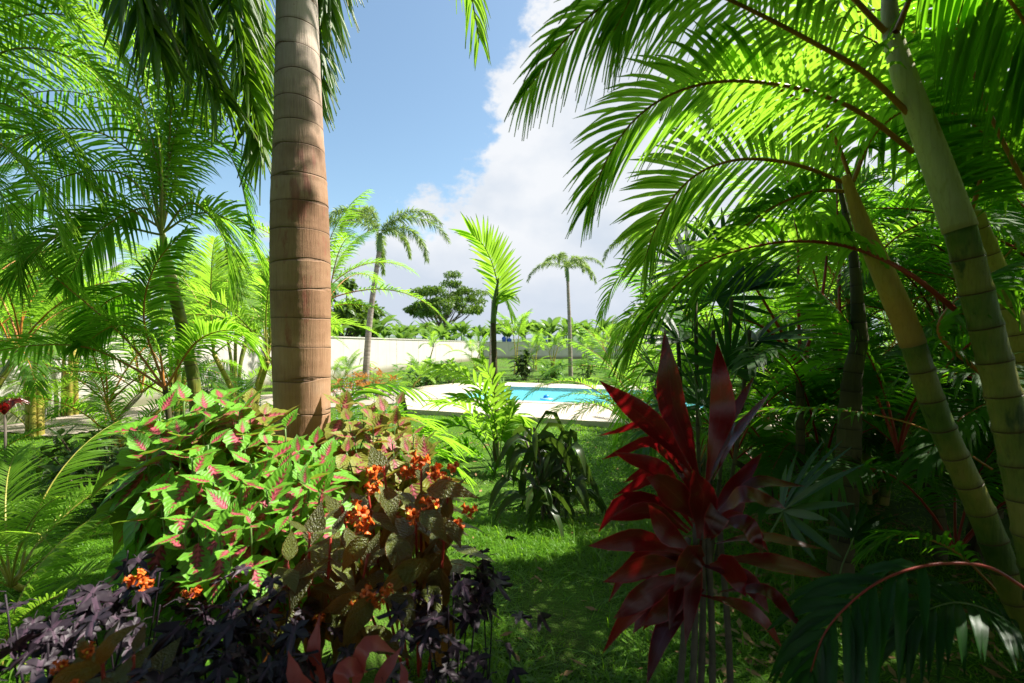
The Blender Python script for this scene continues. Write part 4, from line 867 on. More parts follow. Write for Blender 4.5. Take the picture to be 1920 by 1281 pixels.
for i, (px, D, h, nst, nf, key, mat, lab) in enumerate([
    (235, 6.4, 1.0, 2, 5, 'areca', 'bamboo_y', 'short areca with an orange green stem left of the leaning palm'),
    (195, 7.0, 1.2, 1, 7, 'areca', 'greytrunk', 'thin grey stemmed areca left of the orange stemmed one'),
    (465, 6.6, 2.1, 3, 5, 'areca_light', 'bamboo_y', 'thin yellow stemmed areca just left of the thick trunk'),
    (60, 8.5, 2.2, 4, 5, 'areca_light', 'bamboo_y', 'pale sunlit areca at the far left'),
    (130, 11, 2.6, 4, 5, 'areca_light', 'bamboo_y', 'pale areca behind the left fronds near the gravel'),
    (330, 10, 2.6, 4, 5, 'areca_light', 'bamboo', 'bright areca seen behind the leaning stem'),
    (440, 12, 2.8, 4, 5, 'areca_light', 'bamboo', 'bright feathery areca behind the thin yellow stems'),
    (570, 8.6, 2.5, 3, 6, 'areca', 'bamboo', 'areca hidden behind the thick trunk, fronds showing on its right'),
    (-60, 5.5, 1.9, 4, 5, 'areca', 'bamboo', 'areca just outside the left edge, fronds reaching in'),
    (-150, 8, 3.4, 4, 5, 'areca_deep', 'bamboo', 'tall dark areca beyond the left edge'),
    (520, 15, 2.2, 4, 5, 'areca_light', 'bamboo', 'small pale areca far behind the thick trunk')]):
    c = P(px, 0, D); clump('areca_palm', lab, 'palm', lg, c[0], c[1], h, nst, nf, key, 1.0, 500 + i, mat, .55, .04, 4)
c = P(20, 0, 3.1); clump('fine_leaved_palm', 'low fine leaved young palm spilling over the grass at the left edge', 'palm', None, c[0], c[1], .12, 1, 1, 'areca_light', .75, 520, 'bamboo_y', .1, .02, 9)
c = P(-40, 0, 2.2); clump('fine_leaved_palm', 'young palm at the lower left edge with one frond lying over the grass', 'palm', None, c[0], c[1], .12, 1, 1, 'areca_light', .5, 521, 'bamboo_y', .1, .02, 6)

t = empty('areca_palm', (P(-190, 0, 3.9)[0], 3.9, 0), 'large areca beyond the left edge whose long fronds sweep in across the upper left', 'palm', lg)
stem(t, [np.array([P(-190, 0, 3.9)[0], 3.9, 0]), P(-170, 500, 3.9), P(-140, 230, 3.9)], [.08, .07, .05], 'bamboo', ring=.14, n=40, sides=12)
for i, (q, rl) in enumerate([([(-140, 230), (-40, 40), (100, -60), (260, -40), (380, 60)], .8), ([(-140, 230), (0, 100), (140, 110), (260, 200)], .7), ([(-140, 230), (-20, 150), (100, 230), (180, 360)], .5), ([(-140, 230), (-30, 250), (60, 330), (120, 450)], .5), ([(-140, 230), (-80, 0), (20, -120), (160, -160)], .9), ([(-140, 230), (-20, 330), (20, 420), (40, 540)], .5), ([(-140, 230), (-100, 60), (-30, -40), (60, -40), (140, 40)], .6), ([(-140, 230), (-60, 90), (40, 30), (160, 40), (250, 130)], .7), ([(-140, 230), (-60, 200), (20, 200), (90, 280)], .5), ([(-140, 230), (-110, -60), (-20, -150), (120, -130), (230, -30)], .9)]):
    hero_frond(t, pts3(q, 3.7 + .2 * (i % 3)), roll=-rl, seed=470 + i, split=i < 2, **{**L1, 'Lf': .46, 'n': 66, 'W': .0105, 'mats': (('areca', 'areca_light')[i % 2], 'rachis_y')})
# ---- slim palm in the middle of the lawn, with its low companion
t = empty('slim_palm', (P(929, 0, 6.4)[0], 6.4, 0), 'slim dark stemmed palm in the centre with one upright feather of leaves', 'palm')
stem(t, [np.array([P(930, 0, 6.4)[0], 6.4, -.03]), P(929, 760, 6.4), P(925, 605, 6.4)], [.046, .040, .034], 'darktrunk', ring=.14, n=60, sides=14)
stem(t, [P(925, 606, 6.4), P(928, 560, 6.4), P(936, 520, 6.4)], [.036, .03, .012], 'rachis_g', 'crownshaft', 2, 10, sides=10)
hs = dict(mats=('areca_light', 'rachis_g'), Lf=.50, W=.023, beta=15, r=(.012, .003), tipL=.75, baseL=.7)
hero_frond(t, pts3([(930, 590), (934, 545), (925, 500), (908, 462), (886, 440)], 6.4), roll=1.1, seed=600, n=26, droop=.08, start=.12, a0=62, a1=26, label='upright feather shaped frond at the top', **hs)
hero_frond(t, pts3([(926, 590), (930, 560), (945, 555), (957, 575)], 6.4), roll=.5, seed=601, n=12, droop=.3, start=.2, a0=45, a1=20, **{**hs, 'Lf': .3, 'W': .02})
t = empty('low_palm', (P(940, 0, 6.9)[0], 6.9, 0), 'low bushy palm with broad bright leaflets at the foot of the slim central stem', 'palm')
hl = dict(mats=('areca_light', 'rachis_g'), Lf=.36, W=.024, beta=15, r=(.010, .003), tipL=.7, baseL=.6, droop=.3)
for i, (q, rl) in enumerate([
    ([(935, 880), (930, 800), (905, 735), (865, 700), (820, 690)], 1.1), ([(938, 880), (900, 800), (865, 760), (820, 755)], .8),
    ([(935, 870), (930, 780), (925, 720), (905, 680)], 1.2), ([(932, 880), (905, 830), (870, 800), (820, 800), (790, 830)], .6),
    ([(940, 880), (955, 800), (950, 750), (935, 715)], -1.2), ([(940, 880), (960, 830), (955, 790), (960, 765)], -1.1), ([(936, 870), (945, 800), (975, 780), (990, 810)], -.8),
    ([(936, 880), (890, 850), (860, 830), (835, 860)], .6), ([(938, 880), (915, 780), (890, 750), (860, 745)], .9)]):
    hero_frond(t, pts3(q, (6.1, 6.8, 6.2)[i % 3]), roll=rl, seed=610 + i, n=17, start=.3, split=i in (0, 1, 3), **{**hl, 'mats': (('areca_light', 'areca', 'areca_light', 'areca_deep')[i % 4], 'rachis_g')})
t = empty('low_palm', (P(690, 0, 5.2)[0], 5.2, 0), 'low palm behind the coleus with wide leaflets lying across the pale deck', 'palm')
for i, (q, rl) in enumerate([([(660, 860), (650, 780), (665, 735), (720, 720), (780, 730)], -.4), ([(665, 870), (690, 810), (740, 780), (800, 790)], -.5), ([(660, 870), (620, 800), (600, 750), (590, 720)], .5), ([(665, 870), (720, 830), (790, 810), (850, 830)], -.5), ([(700, 880), (760, 860), (820, 850), (860, 880)], -.5)]):
    hero_frond(t, pts3(q, 5.1), roll=rl, seed=630 + i, n=17, start=.25, split=False, **{**hl, 'mats': ('areca', 'rachis_g'), 'Lf': .42, 'W': .018})

# ---- dark dracaena clump on the lawn
t = empty('dracaena', (P(1030, 0, 4.5)[0], 4.5, 0), 'dark drooping broad leaved dracaena clump on the lawn before the pool', 'plant'); b0 = np.array(t.location); rng1 = random.Random(4)
for i in range(11):
    px = rng1.uniform(975, 1085); py = rng1.uniform(790, 905); D = 4.5 + rng1.uniform(-.28, .28); tip = P(px, py, D)
    mb = MB(); mb.tube(crom([(0 + rng1.uniform(-.1, .1), rng1.uniform(-.1, .1), -.02), (tip - b0) * [.5, .5, .55], tuple(tip - b0)], 8), [.011] * 8, 6); ob('stem', mb.mesh('dracaena cane', [G['branch']]), t)
    for j in range(9):
        a = j * 2.4 + rng1.random(); L = rng1.uniform(.20, .42); up = rng1.uniform(-.1, .75) if j < 8 else 1.1; o0 = tip + np.array([0, 0, -.025 * (10 - j) + .0]); d = np.array([math.cos(a), math.sin(a), 0])
        w = [o0, o0 + d * L * .45 + [0, 0, L * .45 * up], o0 + d * L * .8 + [0, 0, L * (.5 * up - .3 + (.4 if j > 8 else 0))], o0 + d * L + [0, 0, L * (.3 * up - .75 + (.9 if j > 8 else 0))]]
        hero_leaf(t, w, rng1.uniform(.06, .085), 'dracaena', roll=rng1.uniform(-1., 1.), fold=.3, nseg=6, wave=.05, seed=i * 20 + j)
t = empty('grassy_tuft', (P(925, 0, 5.9)[0], 5.9, 0), 'dark tuft of thin leaves around the foot of the slim central stem', 'plant'); mb = MB(); k = 5; n = 60
a = R.uniform(0, 6.28, n); L = R.uniform(.25, .5, n); s_ = np.linspace(0, 1, k)[None, :, None]; d = np.stack([np.cos(a) * .6, np.sin(a) * .6, np.ones(n)], 1)[:, None]
Pc = L[:, None, None] * (s_ * d + s_ ** 2.2 * np.stack([np.cos(a) * .4, np.sin(a) * .4, -.7 * np.ones(n)], 1)[:, None]); S = np.stack([-np.sin(a), np.cos(a), 0 * a], 1)[:, None] + 0 * Pc
mb.strips(Pc, S, np.array([.8, 1, .9, .6, .05])[None] * .006 * np.ones((n, 1))); tag(ob('blades', mb.mesh('tuft blades', [G['areca_deep']]), t), kind='stuff')

# ---- crimson cordyline
t = empty('cordyline', (P(1312, 0, 1.9)[0], 1.9, 0), 'tall crimson cordyline with broad glossy dark red leaves in the right foreground', 'plant'); b0 = np.array(t.location)
for i, (bx, tx, ty) in enumerate([(1290, 1305, 985), (1335, 1325, 960), (1372, 1350, 1000), (1262, 1290, 1010), (1310, 1316, 900)]):
    a = P(tx, ty, 1.9) - b0; g = P(bx, 1400, 1.9 + .05 * (i % 3)) - b0; g[2] = -.02; mb = MB(); mb.tube(crom([g, (g + a) / 2 + [.01, 0, 0], a], 16), np.linspace(.014, .011, 16) * (1 + .15 * (np.arange(16) % 2)), 8); ob('stem', mb.mesh('cordyline cane', [G['cane']] if 'cane' in G else [G['branch']]), t)
CD = [  # base, bend, tip (px, py, depth), width m, roll
 ((1312, 905), (1262, 760), (1246, 618), 1.9, 1.95, .112, .35), ((1326, 900), (1352, 770), (1345, 640), 1.88, 1.95, .100, -.4),
 ((1296, 885), (1215, 790), (1123, 713), 1.85, 1.8, .095, .3), ((1335, 870), (1370, 790), (1416, 703), 1.9, 2.0, .045, .6),
 ((1338, 900), (1385, 810), (1445, 735), 1.95, 2.1, .055, .9), ((1295, 905), (1210, 800), (1118, 818), 1.95, 1.9, .060, 1.0),
 ((1300, 860), (1255, 770), (1222, 722), 2.0, 2.15, .055, .2), ((1292, 905), (1220, 830), (1128, 862), 2.0, 2.1, .065, .8),
 ((1295, 965), (1235, 880), (1150, 848), 1.85, 1.75, .070, .3), ((1330, 970), (1390, 900), (1430, 848), 1.9, 1.95, .060, .3),
 ((1340, 960), (1425, 905), (1510, 912), 1.85, 1.8, .060, .8), ((1335, 975), (1400, 930), (1474, 955), 1.7, 1.55, .085, .9),
 ((1300, 990), (1225, 900), (1150, 930), 1.95, 2.0, .075, .7), ((1312, 980), (1240, 905), (1212, 895), 1.75, 1.7, .105, .1),
 ((1290, 1000), (1215, 960), (1140, 975), 1.85, 1.8, .080, .6), ((1285, 1040), (1190, 1010), (1102, 1024), 1.8, 1.75, .085, .4),
 ((1290, 1060), (1210, 1060), (1130, 1092), 1.75, 1.7, .085, .5), ((1290, 1080), (1215, 1110), (1150, 1160), 1.75, 1.65, .085, .3),
 ((1340, 1020), (1440, 1010), (1545, 1030), 1.85, 1.85, .055, .9), ((1345, 1050), (1460, 1060), (1575, 1085), 1.8, 1.75, .080, .7),
 ((1350, 1110), (1440, 1110), (1520, 1195), 1.75, 1.65, .055, .7), ((1310, 1010), (1320, 930), (1300, 880), 1.7, 1.65, .095, .2),
 ((1325, 1020), (1380, 960), (1400, 880), 1.9, 1.95, .06, .4), ((1300, 1040), (1250, 1000), (1215, 945), 1.7, 1.65, .075, -.2),
 ((1320, 1060), (1300, 1040), (1262, 1110), 1.65, 1.55, .085, .5), ((1330, 1060), (1370, 1060), (1400, 1120), 1.65, 1.55, .08, -.5),
 ((1305, 1090), (1260, 1130), (1200, 1175), 1.8, 1.75, .08, .5), ((1320, 930), (1345, 850), (1380, 790), 1.95, 2.05, .06, .6),
 ((1305, 940), (1272, 850), (1275, 790), 1.98, 2.1, .08, .5), ((1330, 1000), (1345, 960), (1320, 1010), 1.7, 1.5, .08, .5),
 ((1285, 930), (1225, 880), (1170, 905), 2.05, 2.2, .06, .8), ((1345, 980), (1400, 985), (1430, 1040), 1.8, 1.7, .075, .6)]
for i, (a, b, c, d0, d1, w, rl) in enumerate(CD):
    dm = (d0 + d1) / 2; hero_leaf(t, [P(*a, d0), P((a[0] + b[0]) / 2, (a[1] + b[1]) / 2 - 4, d0), P(*b, dm), P((b[0] * .45 + c[0] * .55), (b[1] * .45 + c[1] * .55), dm), P(*c, d1)], w, 'cordy', roll=rl, nseg=12, fold=.28, wave=.07, seed=i,
                                  prof=[.14, .22, .42, .72, .93, 1., .96, .82, .58, .28, .01])

rgc = random.Random(9)
for i in range(15):
    a0 = rgc.uniform(-3.3, .2) if i % 2 else rgc.uniform(2.9, 3.9); h = rgc.uniform(.6, .95); o0 = P(1312 + rgc.uniform(-18, 18), 0, 1.9); o0[2] = h; L = rgc.uniform(.22, .4); d = np.array([math.cos(a0), math.sin(a0) * .8, 0])
    u = rgc.uniform(-.3, .6); hero_leaf(t, [o0, o0 + d * L * .4 + [0, 0, L * u * .7], o0 + d * L * .75 + [0, 0, L * (u - .15)], o0 + d * L + [0, 0, L * (u - .5)]], rgc.uniform(.055, .09), 'cordy', roll=rgc.uniform(-.5, .7), nseg=10, fold=.28, wave=.08, seed=50 + i, prof=[.14, .22, .42, .72, .93, 1., .96, .82, .58, .28, .01])
# ---- coleus, shoot by shoot
def ovate(name, L, W, mat, seed, droop, petiole=.03, nseg=11, serr=.10, stalk='stem_g', fold=.22):
    return leaf_shape(L, W, OV, nseg, fold, droop, serr, 0.06, [G[mat], G[stalk]], name, petiole)
CO = {k: [ovate('coleus leaf', .25, .155 + .01 * (i % 2), k, i, d) for i, d in enumerate((.15, .35, .6, .9))] for k in ('coleus', 'coleus2')}
CO['chrys'] = [ovate('bronze leaf', .225, .108, 'chrys', i, d, .03, 11, .05, 'rachis_r') for i, d in enumerate((.1, .35, .65))]
def shoot(t, tip, base, nodes, gap, key, sc, rng, part='leaf', stalk='stem_g', r=.0045, droopb=0.):
    b0 = np.array(t.location); tip = np.array(tip) - b0; base = np.array(base) - b0
    mid = base * .35 + tip * .65; mid[2] = base[2] * .45 + tip[2] * .55; p = crom([base, mid, tip], 14); mb = MB(); mb.tube(p, np.linspace(r * 1.4, r, 14), 6); ob('stem', mb.mesh('shoot stem', [G[stalk]]), t)
    Ls = np.linalg.norm(np.diff(p, axis=0), axis=1); cum = np.concatenate([[0], np.cumsum(Ls[::-1])]); pr = p[::-1]
    az = rng.uniform(0, 6.28)
    for j in range(nodes):
        s = min(gap * j, cum[-1] * .95); q = np.array([np.interp(s, cum, pr[:, a]) for a in range(3)]); az += math.pi / 2 + rng.uniform(-.15, .15)
        z = sc * [.5, .8, .95, 1.05, 1.1, 1.1, 1.0, .9][min(j, 7)]; pit = [.75, .28, .02, -.15, -.25, -.35, -.4, -.45][min(j, 7)] - droopb
        for s2 in (0, math.pi):
            m = CO[key]; fb = (1.0 if key == 'chrys' else .8) * math.cos(az + s2) * (1 if j else .6); ob(part, m[min(len(m) - 1, max(0, int(rng.gauss(min(j, 3) * .7, .8))))], t, q, (pit * .7 + fb - .1 + rng.uniform(-.25, .2), rng.uniform(-.3, .3), az + s2), z * rng.uniform(.85, 1.15))
def coleus(label, x, y, tips, key, seed, sc=1., nodes=6, gap=.085, group='coleus plants round the thick trunk', z0=.1):
    rng = random.Random(seed); t = empty('coleus', (x, y, z0), label, 'plant', group)
    for (px, py, D) in tips:
        tip = P(px, py, D); base = np.array([x + (tip[0] - x) * .35 + rng.uniform(-.05, .05), y + (tip[1] - y) * .35, z0]); shoot(t, tip, base, nodes, gap, key, sc * rng.uniform(.85, 1.15), rng)
coleus('tall coleus at the back left whose long leaves arch out over the grass', -1.95, 2.9, [(300, 775, 2.75), (345, 752, 2.9), (385, 770, 2.7), (335, 815, 2.6), (415, 748, 2.9), (450, 770, 2.8), (275, 850, 2.5), (300, 820, 2.6)], 'coleus', 1, 1.35, 6)
coleus('green and pink coleus at the left front of the bed', -1.45, 2.35, [(400, 905, 2.35), (360, 860, 2.4), (430, 960, 2.2), (330, 910, 2.35), (390, 835, 2.5), (300, 935, 2.35), (370, 975, 2.2), (455, 905, 2.3), (345, 1000, 2.15)], 'coleus', 2, 1.0, 5)
coleus('green and pink coleus right in front of the thick trunk', -1.15, 2.6, [(500, 835, 2.6), (535, 805, 2.8), (470, 870, 2.45), (560, 850, 2.6), (520, 880, 2.45), (590, 835, 2.8), (610, 860, 2.7), (455, 815, 2.75), (500, 920, 2.3)], 'coleus', 3, 1.0, 5)
coleus('coleus whose lowest leaves hang into the dark below', -1.05, 2.15, [(470, 985, 2.15), (430, 1030, 2.05), (570, 910, 2.3), (545, 965, 2.2), (600, 925, 2.3), (410, 1000, 2.1), (580, 900, 2.4)], 'coleus', 4, .95, 5)
coleus('small coleus shoots at the back against the thick trunk', -1.75, 3.1, [(470, 760, 3.0), (495, 780, 3.0), (440, 790, 2.9), (410, 800, 2.85)], 'coleus2', 5, 1.1, 5)
coleus('orange rimmed coleus right behind the trunk', -.95, 3.4, [(640, 760, 3.5), (680, 765, 3.4), (720, 775, 3.4), (655, 790, 3.2), (700, 800, 3.2), (740, 800, 3.3), (665, 820, 3.1)], 'coleus2', 6, 1.0, 7)
coleus('orange rimmed coleus at the lawn edge right of the trunk', -.6, 3.1, [(775, 815, 3.2), (735, 830, 3.1), (700, 845, 2.9), (765, 850, 3.0), (800, 850, 3.1), (650, 850, 2.9), (790, 835, 3.3), (745, 760, 3.6)], 'coleus2', 7, 1.0, 6)

# ---- bronze leaved chrysothemis with orange flowers
def flower_mesh():
    mb = MB(); rng = np.random.RandomState(2)
    for i in range(7):
        d = nrm(rng.randn(3) + [0, 0, .6]); c = rng.randn(3) * .008; L = rng.uniform(.018, .03); mb.tube([c, c + d * L * .6, c + d * L, c + d * L * 1.12], [.004, .0055, .011, .013], 7, 0, False)
        e = c + d * L * 1.1; u = nrm(np.cross(d, [0.3, .2, 1])); w = np.cross(d, u)
        for k_ in range(5):
            a = k_ * 1.257; r0 = (u * math.cos(a) + w * math.sin(a)); s2 = np.cross(r0, d); mb.strips(np.stack([e + r0 * .009, e + r0 * .016 + d * .002, e + r0 * .020])[None], np.stack([s2] * 3)[None], np.array([[.006, .007, .001]]), 1 if k_ == 0 and i % 2 else 0)
    return mb.mesh('flower cluster', [G['flower'], G['flower_y']])
FLW = flower_mesh()
def chrys(label, x, y, tips, seed, sc, fl, lows=()):
    rng = random.Random(seed); t = empty('flowering_plant', (x, y, .05), label, 'plant', 'bronze leaved plants with orange flowers'); b0 = np.array(t.location)
    for (px, py, D) in tips:
        tip = P(px, py, D); base = np.array([x + (tip[0] - x) * .25, y + (tip[1] - y) * .25, .05]); shoot(t, tip, base, 5, .075, 'chrys', sc * rng.uniform(.85, 1.15), rng, stalk='rachis_r', r=.0055, droopb=.12)
    for (px, py, D, s) in fl: ob('flower', FLW, t, P(px, py, D) - b0, (rng.uniform(-.5, .5), rng.uniform(-.5, .5), rng.uniform(0, 6)), s * .95)
    for (a, c, D0, D1, w) in lows:
        A_, C_ = P(*a, D0), P(*c, D1); M_ = (A_ + C_) / 2 + [0, -.02, .025]; hero_leaf(t, [A_, M_, C_], w, 'chrys', prof=OV, roll=.35, fold=.22, nseg=12, wave=.03)
chrys('bronze leaved plant with many orange flowers at the right of the bed', -.42, 2.2, [(720, 875, 2.25), (790, 880, 2.25), (840, 930, 2.15), (690, 925, 2.2), (780, 960, 2.1), (640, 950, 2.15), (835, 985, 2.1)], 11, 1.0,
      [(785, 862, 2.15, 1.3), (815, 885, 2.15, 1.2), (765, 885, 2.15, 1.1), (700, 885, 2.2, 1.2), (835, 900, 2.12, 1.), (675, 960, 2.05, 1.4), (680, 985, 2.02, 1.2), (700, 915, 2.1, 1.), (805, 945, 2.05, 1.2), (820, 920, 2.08, 1.1), (878, 955, 2.1, 1.), (775, 965, 2.05, 1.1), (655, 970, 2.1, .9), (860, 985, 2.05, .9), (850, 875, 2.2, .9)],
      [((735, 1000), (772, 1115), 2.0, 1.9, .105), ((790, 960), (842, 1022), 2.0, 1.93, .085), ((800, 1050), (700, 1130), 1.95, 1.88, .09), ((740, 1110), (780, 1195), 1.95, 1.85, .10), ((690, 1010), (640, 1075), 1.95, 1.9, .08), ((800, 1100), (830, 1160), 2., 1.9, .08), ((800, 920), (900, 935), 2.05, 2.0, .085), ((800, 985), (880, 1005), 2.02, 1.98, .07), ((690, 1130), (600, 1150), 1.9, 1.85, .09), ((700, 1120), (640, 1220), 1.85, 1.75, .09)])
chrys('dark bronze leaved plant in the shade under the coleus', -.85, 2.0, [(620, 1010, 2.0), (580, 1000, 2.0), (690, 1040, 1.95), (540, 1060, 1.9)], 12, 1.0, [(250, 1085, 1.85, 1.0), (275, 1092, 1.85, .8), (350, 1112, 1.85, .6), (370, 1108, 1.86, .6), (690, 1115, 1.85, 1.), (705, 1132, 1.85, .8), (670, 1135, 1.85, .9), (725, 1108, 1.8, .7), (600, 1160, 1.85, .7)])
chrys('small bronze leaved plant with orange flowers at the bottom left', -1.15, 1.45, [(190, 1215, 1.5), (250, 1230, 1.5)], 13, .8, [(110, 1250, 1.38, .6), (165, 1218, 1.42, .6), (140, 1285, 1.36, .6)],
      [((180, 1250), (270, 1165), 1.42, 1.5, .045), ((190, 1255), (90, 1290), 1.4, 1.35, .06), ((170, 1240), (158, 1190), 1.42, 1.45, .03)])
# red bromeliad at the bottom
t = empty('red_leaved_plant', (P(690, 0, 1.55)[0], 1.55, .1), 'plant with broad rosy red leaves at the bottom edge left of centre', 'plant')
for (a, m, c, D, w) in [((665, 1290), (690, 1195), (745, 1225), 1.5, .055), ((640, 1300), (650, 1240), (690, 1260), 1.45, .06), ((700, 1300), (730, 1235), (755, 1210), 1.6, .045), ((610, 1290), (590, 1220), (600, 1150), 1.6, .05), ((740, 1300), (760, 1260), (750, 1240), 1.5, .03), ((600, 1300), (560, 1260), (540, 1220), 1.5, .05)]:
    hero_leaf(t, [P(*a, D), P(m[0], m[1] + 15, D), P(*c, D + .05)], w * 1.1, 'redleaf', roll=.6, fold=.3, nseg=9, wave=.1, prof=[.3, .55, .8, .95, 1., .95, .8, .5, .2, .01])

# ---- dark purple sweet potato vine
def vine_mesh(seed, lobes=5):
    rng = np.random.RandomState(seed); ang = []; 
    L = [1.0, .78, .78, .5, .5][:lobes]; A = np.radians([90, 38, 142, -15, 195])[:lobes]; o = np.argsort(A); L = np.array(L)[o]; A = A[o]; pts = []
    for i in range(lobes):
        tip = np.array([math.cos(A[i]), math.sin(A[i])]) * L[i]; sd = np.array([-tip[1], tip[0]]) / L[i]
        pts += [tip * .55 - sd * .15, tip * .82 - sd * .07, tip, tip * .82 + sd * .07, tip * .55 + sd * .15]
        if i < lobes - 1:
            b = (A[i] + A[i + 1]) / 2; pts.append(np.array([math.cos(b), math.sin(b)]) * .27)
    pts.append(np.array([-.10, -.14])); pts.append(np.array([0, 0.0])); pts.append(np.array([.10, -.14]))
    p = np.array(pts) * .5 * (1 + .05 * rng.randn(len(pts), 1)); c = np.array([0, .1]); r = np.linalg.norm(p, axis=1)
    z = -.35 * r ** 2 * 1.1 + .04 * np.sin(np.arange(len(p)) * 2.1 + seed) * (r > .2); V = np.concatenate([[[c[0], c[1], -.04]], np.column_stack([p, z])]) * .16
    n_ = len(p); f = [[0, 1 + i, 1 + (i + 1) % n_, 1 + (i + 1) % n_] for i in range(n_)]; V[:, 1] += .05
    uv = np.column_stack([V[:, 0] / .16 + .5, np.clip(V[:, 1] / .16, 0, 1)]); mb = MB(); mb.add(V, f, uv); mb.tube([(0, 0, -.02), (0, .025, 0), (0, .052, -.004)], [.0018, .0016, .0014], 4); return mb.mesh('vine leaf', [G['purple']])
VM = [vine_mesh(i, 5 if i % 3 else 3) for i in range(6)]
def vine(label, area, n, seed, sc=1., name='potato_vine'):
    """area: list of (px, py, D) centres; leaves cover a low mound there"""
    rng = random.Random(seed); A = [P(*a[:3]) for a in area]; c = np.mean(A, 0); t = empty(name, (c[0], c[1], .05), label, 'vine', 'dark purple sweet potato vines'); b0 = np.array(t.location)
    for a, q in zip(A, area):
        mb = MB(); mb.tube(crom([(0, 0, 0), (a - b0) * [.6, .6, .4] , a - b0 + [0, 0, -.03]], 9), [.0035] * 9, 5); ob('stem', mb.mesh('vine stem', [G['purple']]), t)
    for i in range(n):
        a = rng.choice(A); q = a + np.array([rng.gauss(0, .095), rng.gauss(0, .085), rng.gauss(-.07, .045)])
        ob('leaf', rng.choice(VM), t, q - b0, (rng.uniform(-.9, -.05), rng.uniform(-.5, .5), math.pi + rng.gauss(0, 1.1)), sc * rng.uniform(.8, 1.45))
vine('purple sweet potato vine at the lawn edge, right of the bronze plant', [(800, 1080, 1.95), (850, 1060, 2.0), (840, 1120, 1.85), (800, 1160, 1.8), (890, 1150, 1.85), (860, 1200, 1.75), (800, 1240, 1.65), (910, 1230, 1.7), (880, 1060, 2.1)], 60, 1)
vine('small purple shoot standing in the grass right of the orange leaves', [(905, 1020, 2.2), (925, 1050, 2.2)], 14, 5, .8)
vine('purple sweet potato vine along the bottom edge, below the coleus', [(380, 1200, 1.6), (450, 1190, 1.62), (520, 1210, 1.55), (420, 1250, 1.5), (330, 1215, 1.55), (560, 1270, 1.45), (480, 1270, 1.45), (340, 1270, 1.45)], 66, 2)
vine('purple sweet potato vine in the bottom left corner', [(30, 1160, 1.7), (90, 1190, 1.6), (40, 1240, 1.5), (220, 1260, 1.45), (140, 1150, 1.7), (10, 1100, 1.8), (0, 1290, 1.4), (230, 1180, 1.6)], 56, 3)
vine('purple sweet potato vine climbing up the left flank of the coleus bed', [(200, 1100, 1.95), (170, 1120, 1.85), (260, 1050, 2.1), (240, 1020, 2.2), (140, 1110, 1.9), (300, 1120, 1.85), (300, 1060, 2.0)], 42, 4)
vine('purple sweet potato vine deep in the shade at the foot of the bed', [(380, 1120, 1.8), (460, 1120, 1.8), (540, 1130, 1.8), (620, 1210, 1.7), (450, 1080, 1.9)], 60, 6)
# low dark plants behind the coleus on the left
rosette_shrub('dark_groundcover', 'dark broad leaved ground plants in the shade left behind the coleus', 'plant', *P(215, 0, 4.6)[:2], .75, .55, 26, 9, 'dracaena', 1.0, 21)
rosette_shrub('dark_groundcover', 'dark leaved plant at the foot of the orange green stem', 'plant', *P(170, 0, 5.6)[:2], .7, .5, 18, 9, 'dracaena', 1.0, 22)
t = empty('red_leaved_plant', (P(10, 0, 5)[0], 5, 0), 'small dark red leaved plant at the left edge of the lawn', 'plant')
for i in range(9):
    a = i * 2.4; o0 = P(8, 760, 5); d = np.array([math.cos(a), math.sin(a), 0]); hero_leaf(t, [o0 - [0, 0, .1], o0 + d * .1 + [0, 0, .05], o0 + d * .2], .05, 'cordy', roll=.6, nseg=6, seed=i)
mb = MB(); mb.tube([(0, 0, 0), (0, 0, .4), (0, 0, .88)], [.012] * 3, 6); ob('stem', mb.mesh('red plant cane', [G['branch']]), t)

# ---- flower spikes right of the trunk
def spike_mesh(seed):
    rng = np.random.RandomState(seed); mb = MB(); h = 1.0; mb.tube(crom([(0, 0, 0), (.02, 0, .5), (rng.uniform(-.05, .05), 0, h)], 8), np.linspace(.005, .002, 8), 5, 0)
    for i in range(16):
        z = .45 + i * .034
        for j in range(4):
            a = j * 1.57 + i * .6; c = np.array([math.cos(a) * .012, math.sin(a) * .012, z]); mb.box(c + rng.randn(3) * .004, np.array([.010, .007, .010]) * rng.uniform(.4, 1.1), 1, a + rng.rand())
    for i in range(10):
        a = i * 2.4; z = .08 + i * .05; L = .11; d = np.array([math.cos(a), math.sin(a), .1]); s2 = np.array([-math.sin(a), math.cos(a), 0]); Pc = np.array([[0, 0, z]]) + np.linspace(0, 1, 4)[:, None] * d * L - np.array([[0, 0, .03]]) * (np.linspace(0, 1, 4)[:, None] ** 2); mb.strips(Pc[None], np.stack([s2] * 4)[None], np.array([[.002, .014, .011, .001]]), 0)
    return mb.mesh('flower spike', [G['stem_g'], G['spike']])
SM = [spike_mesh(i) for i in range(3)]
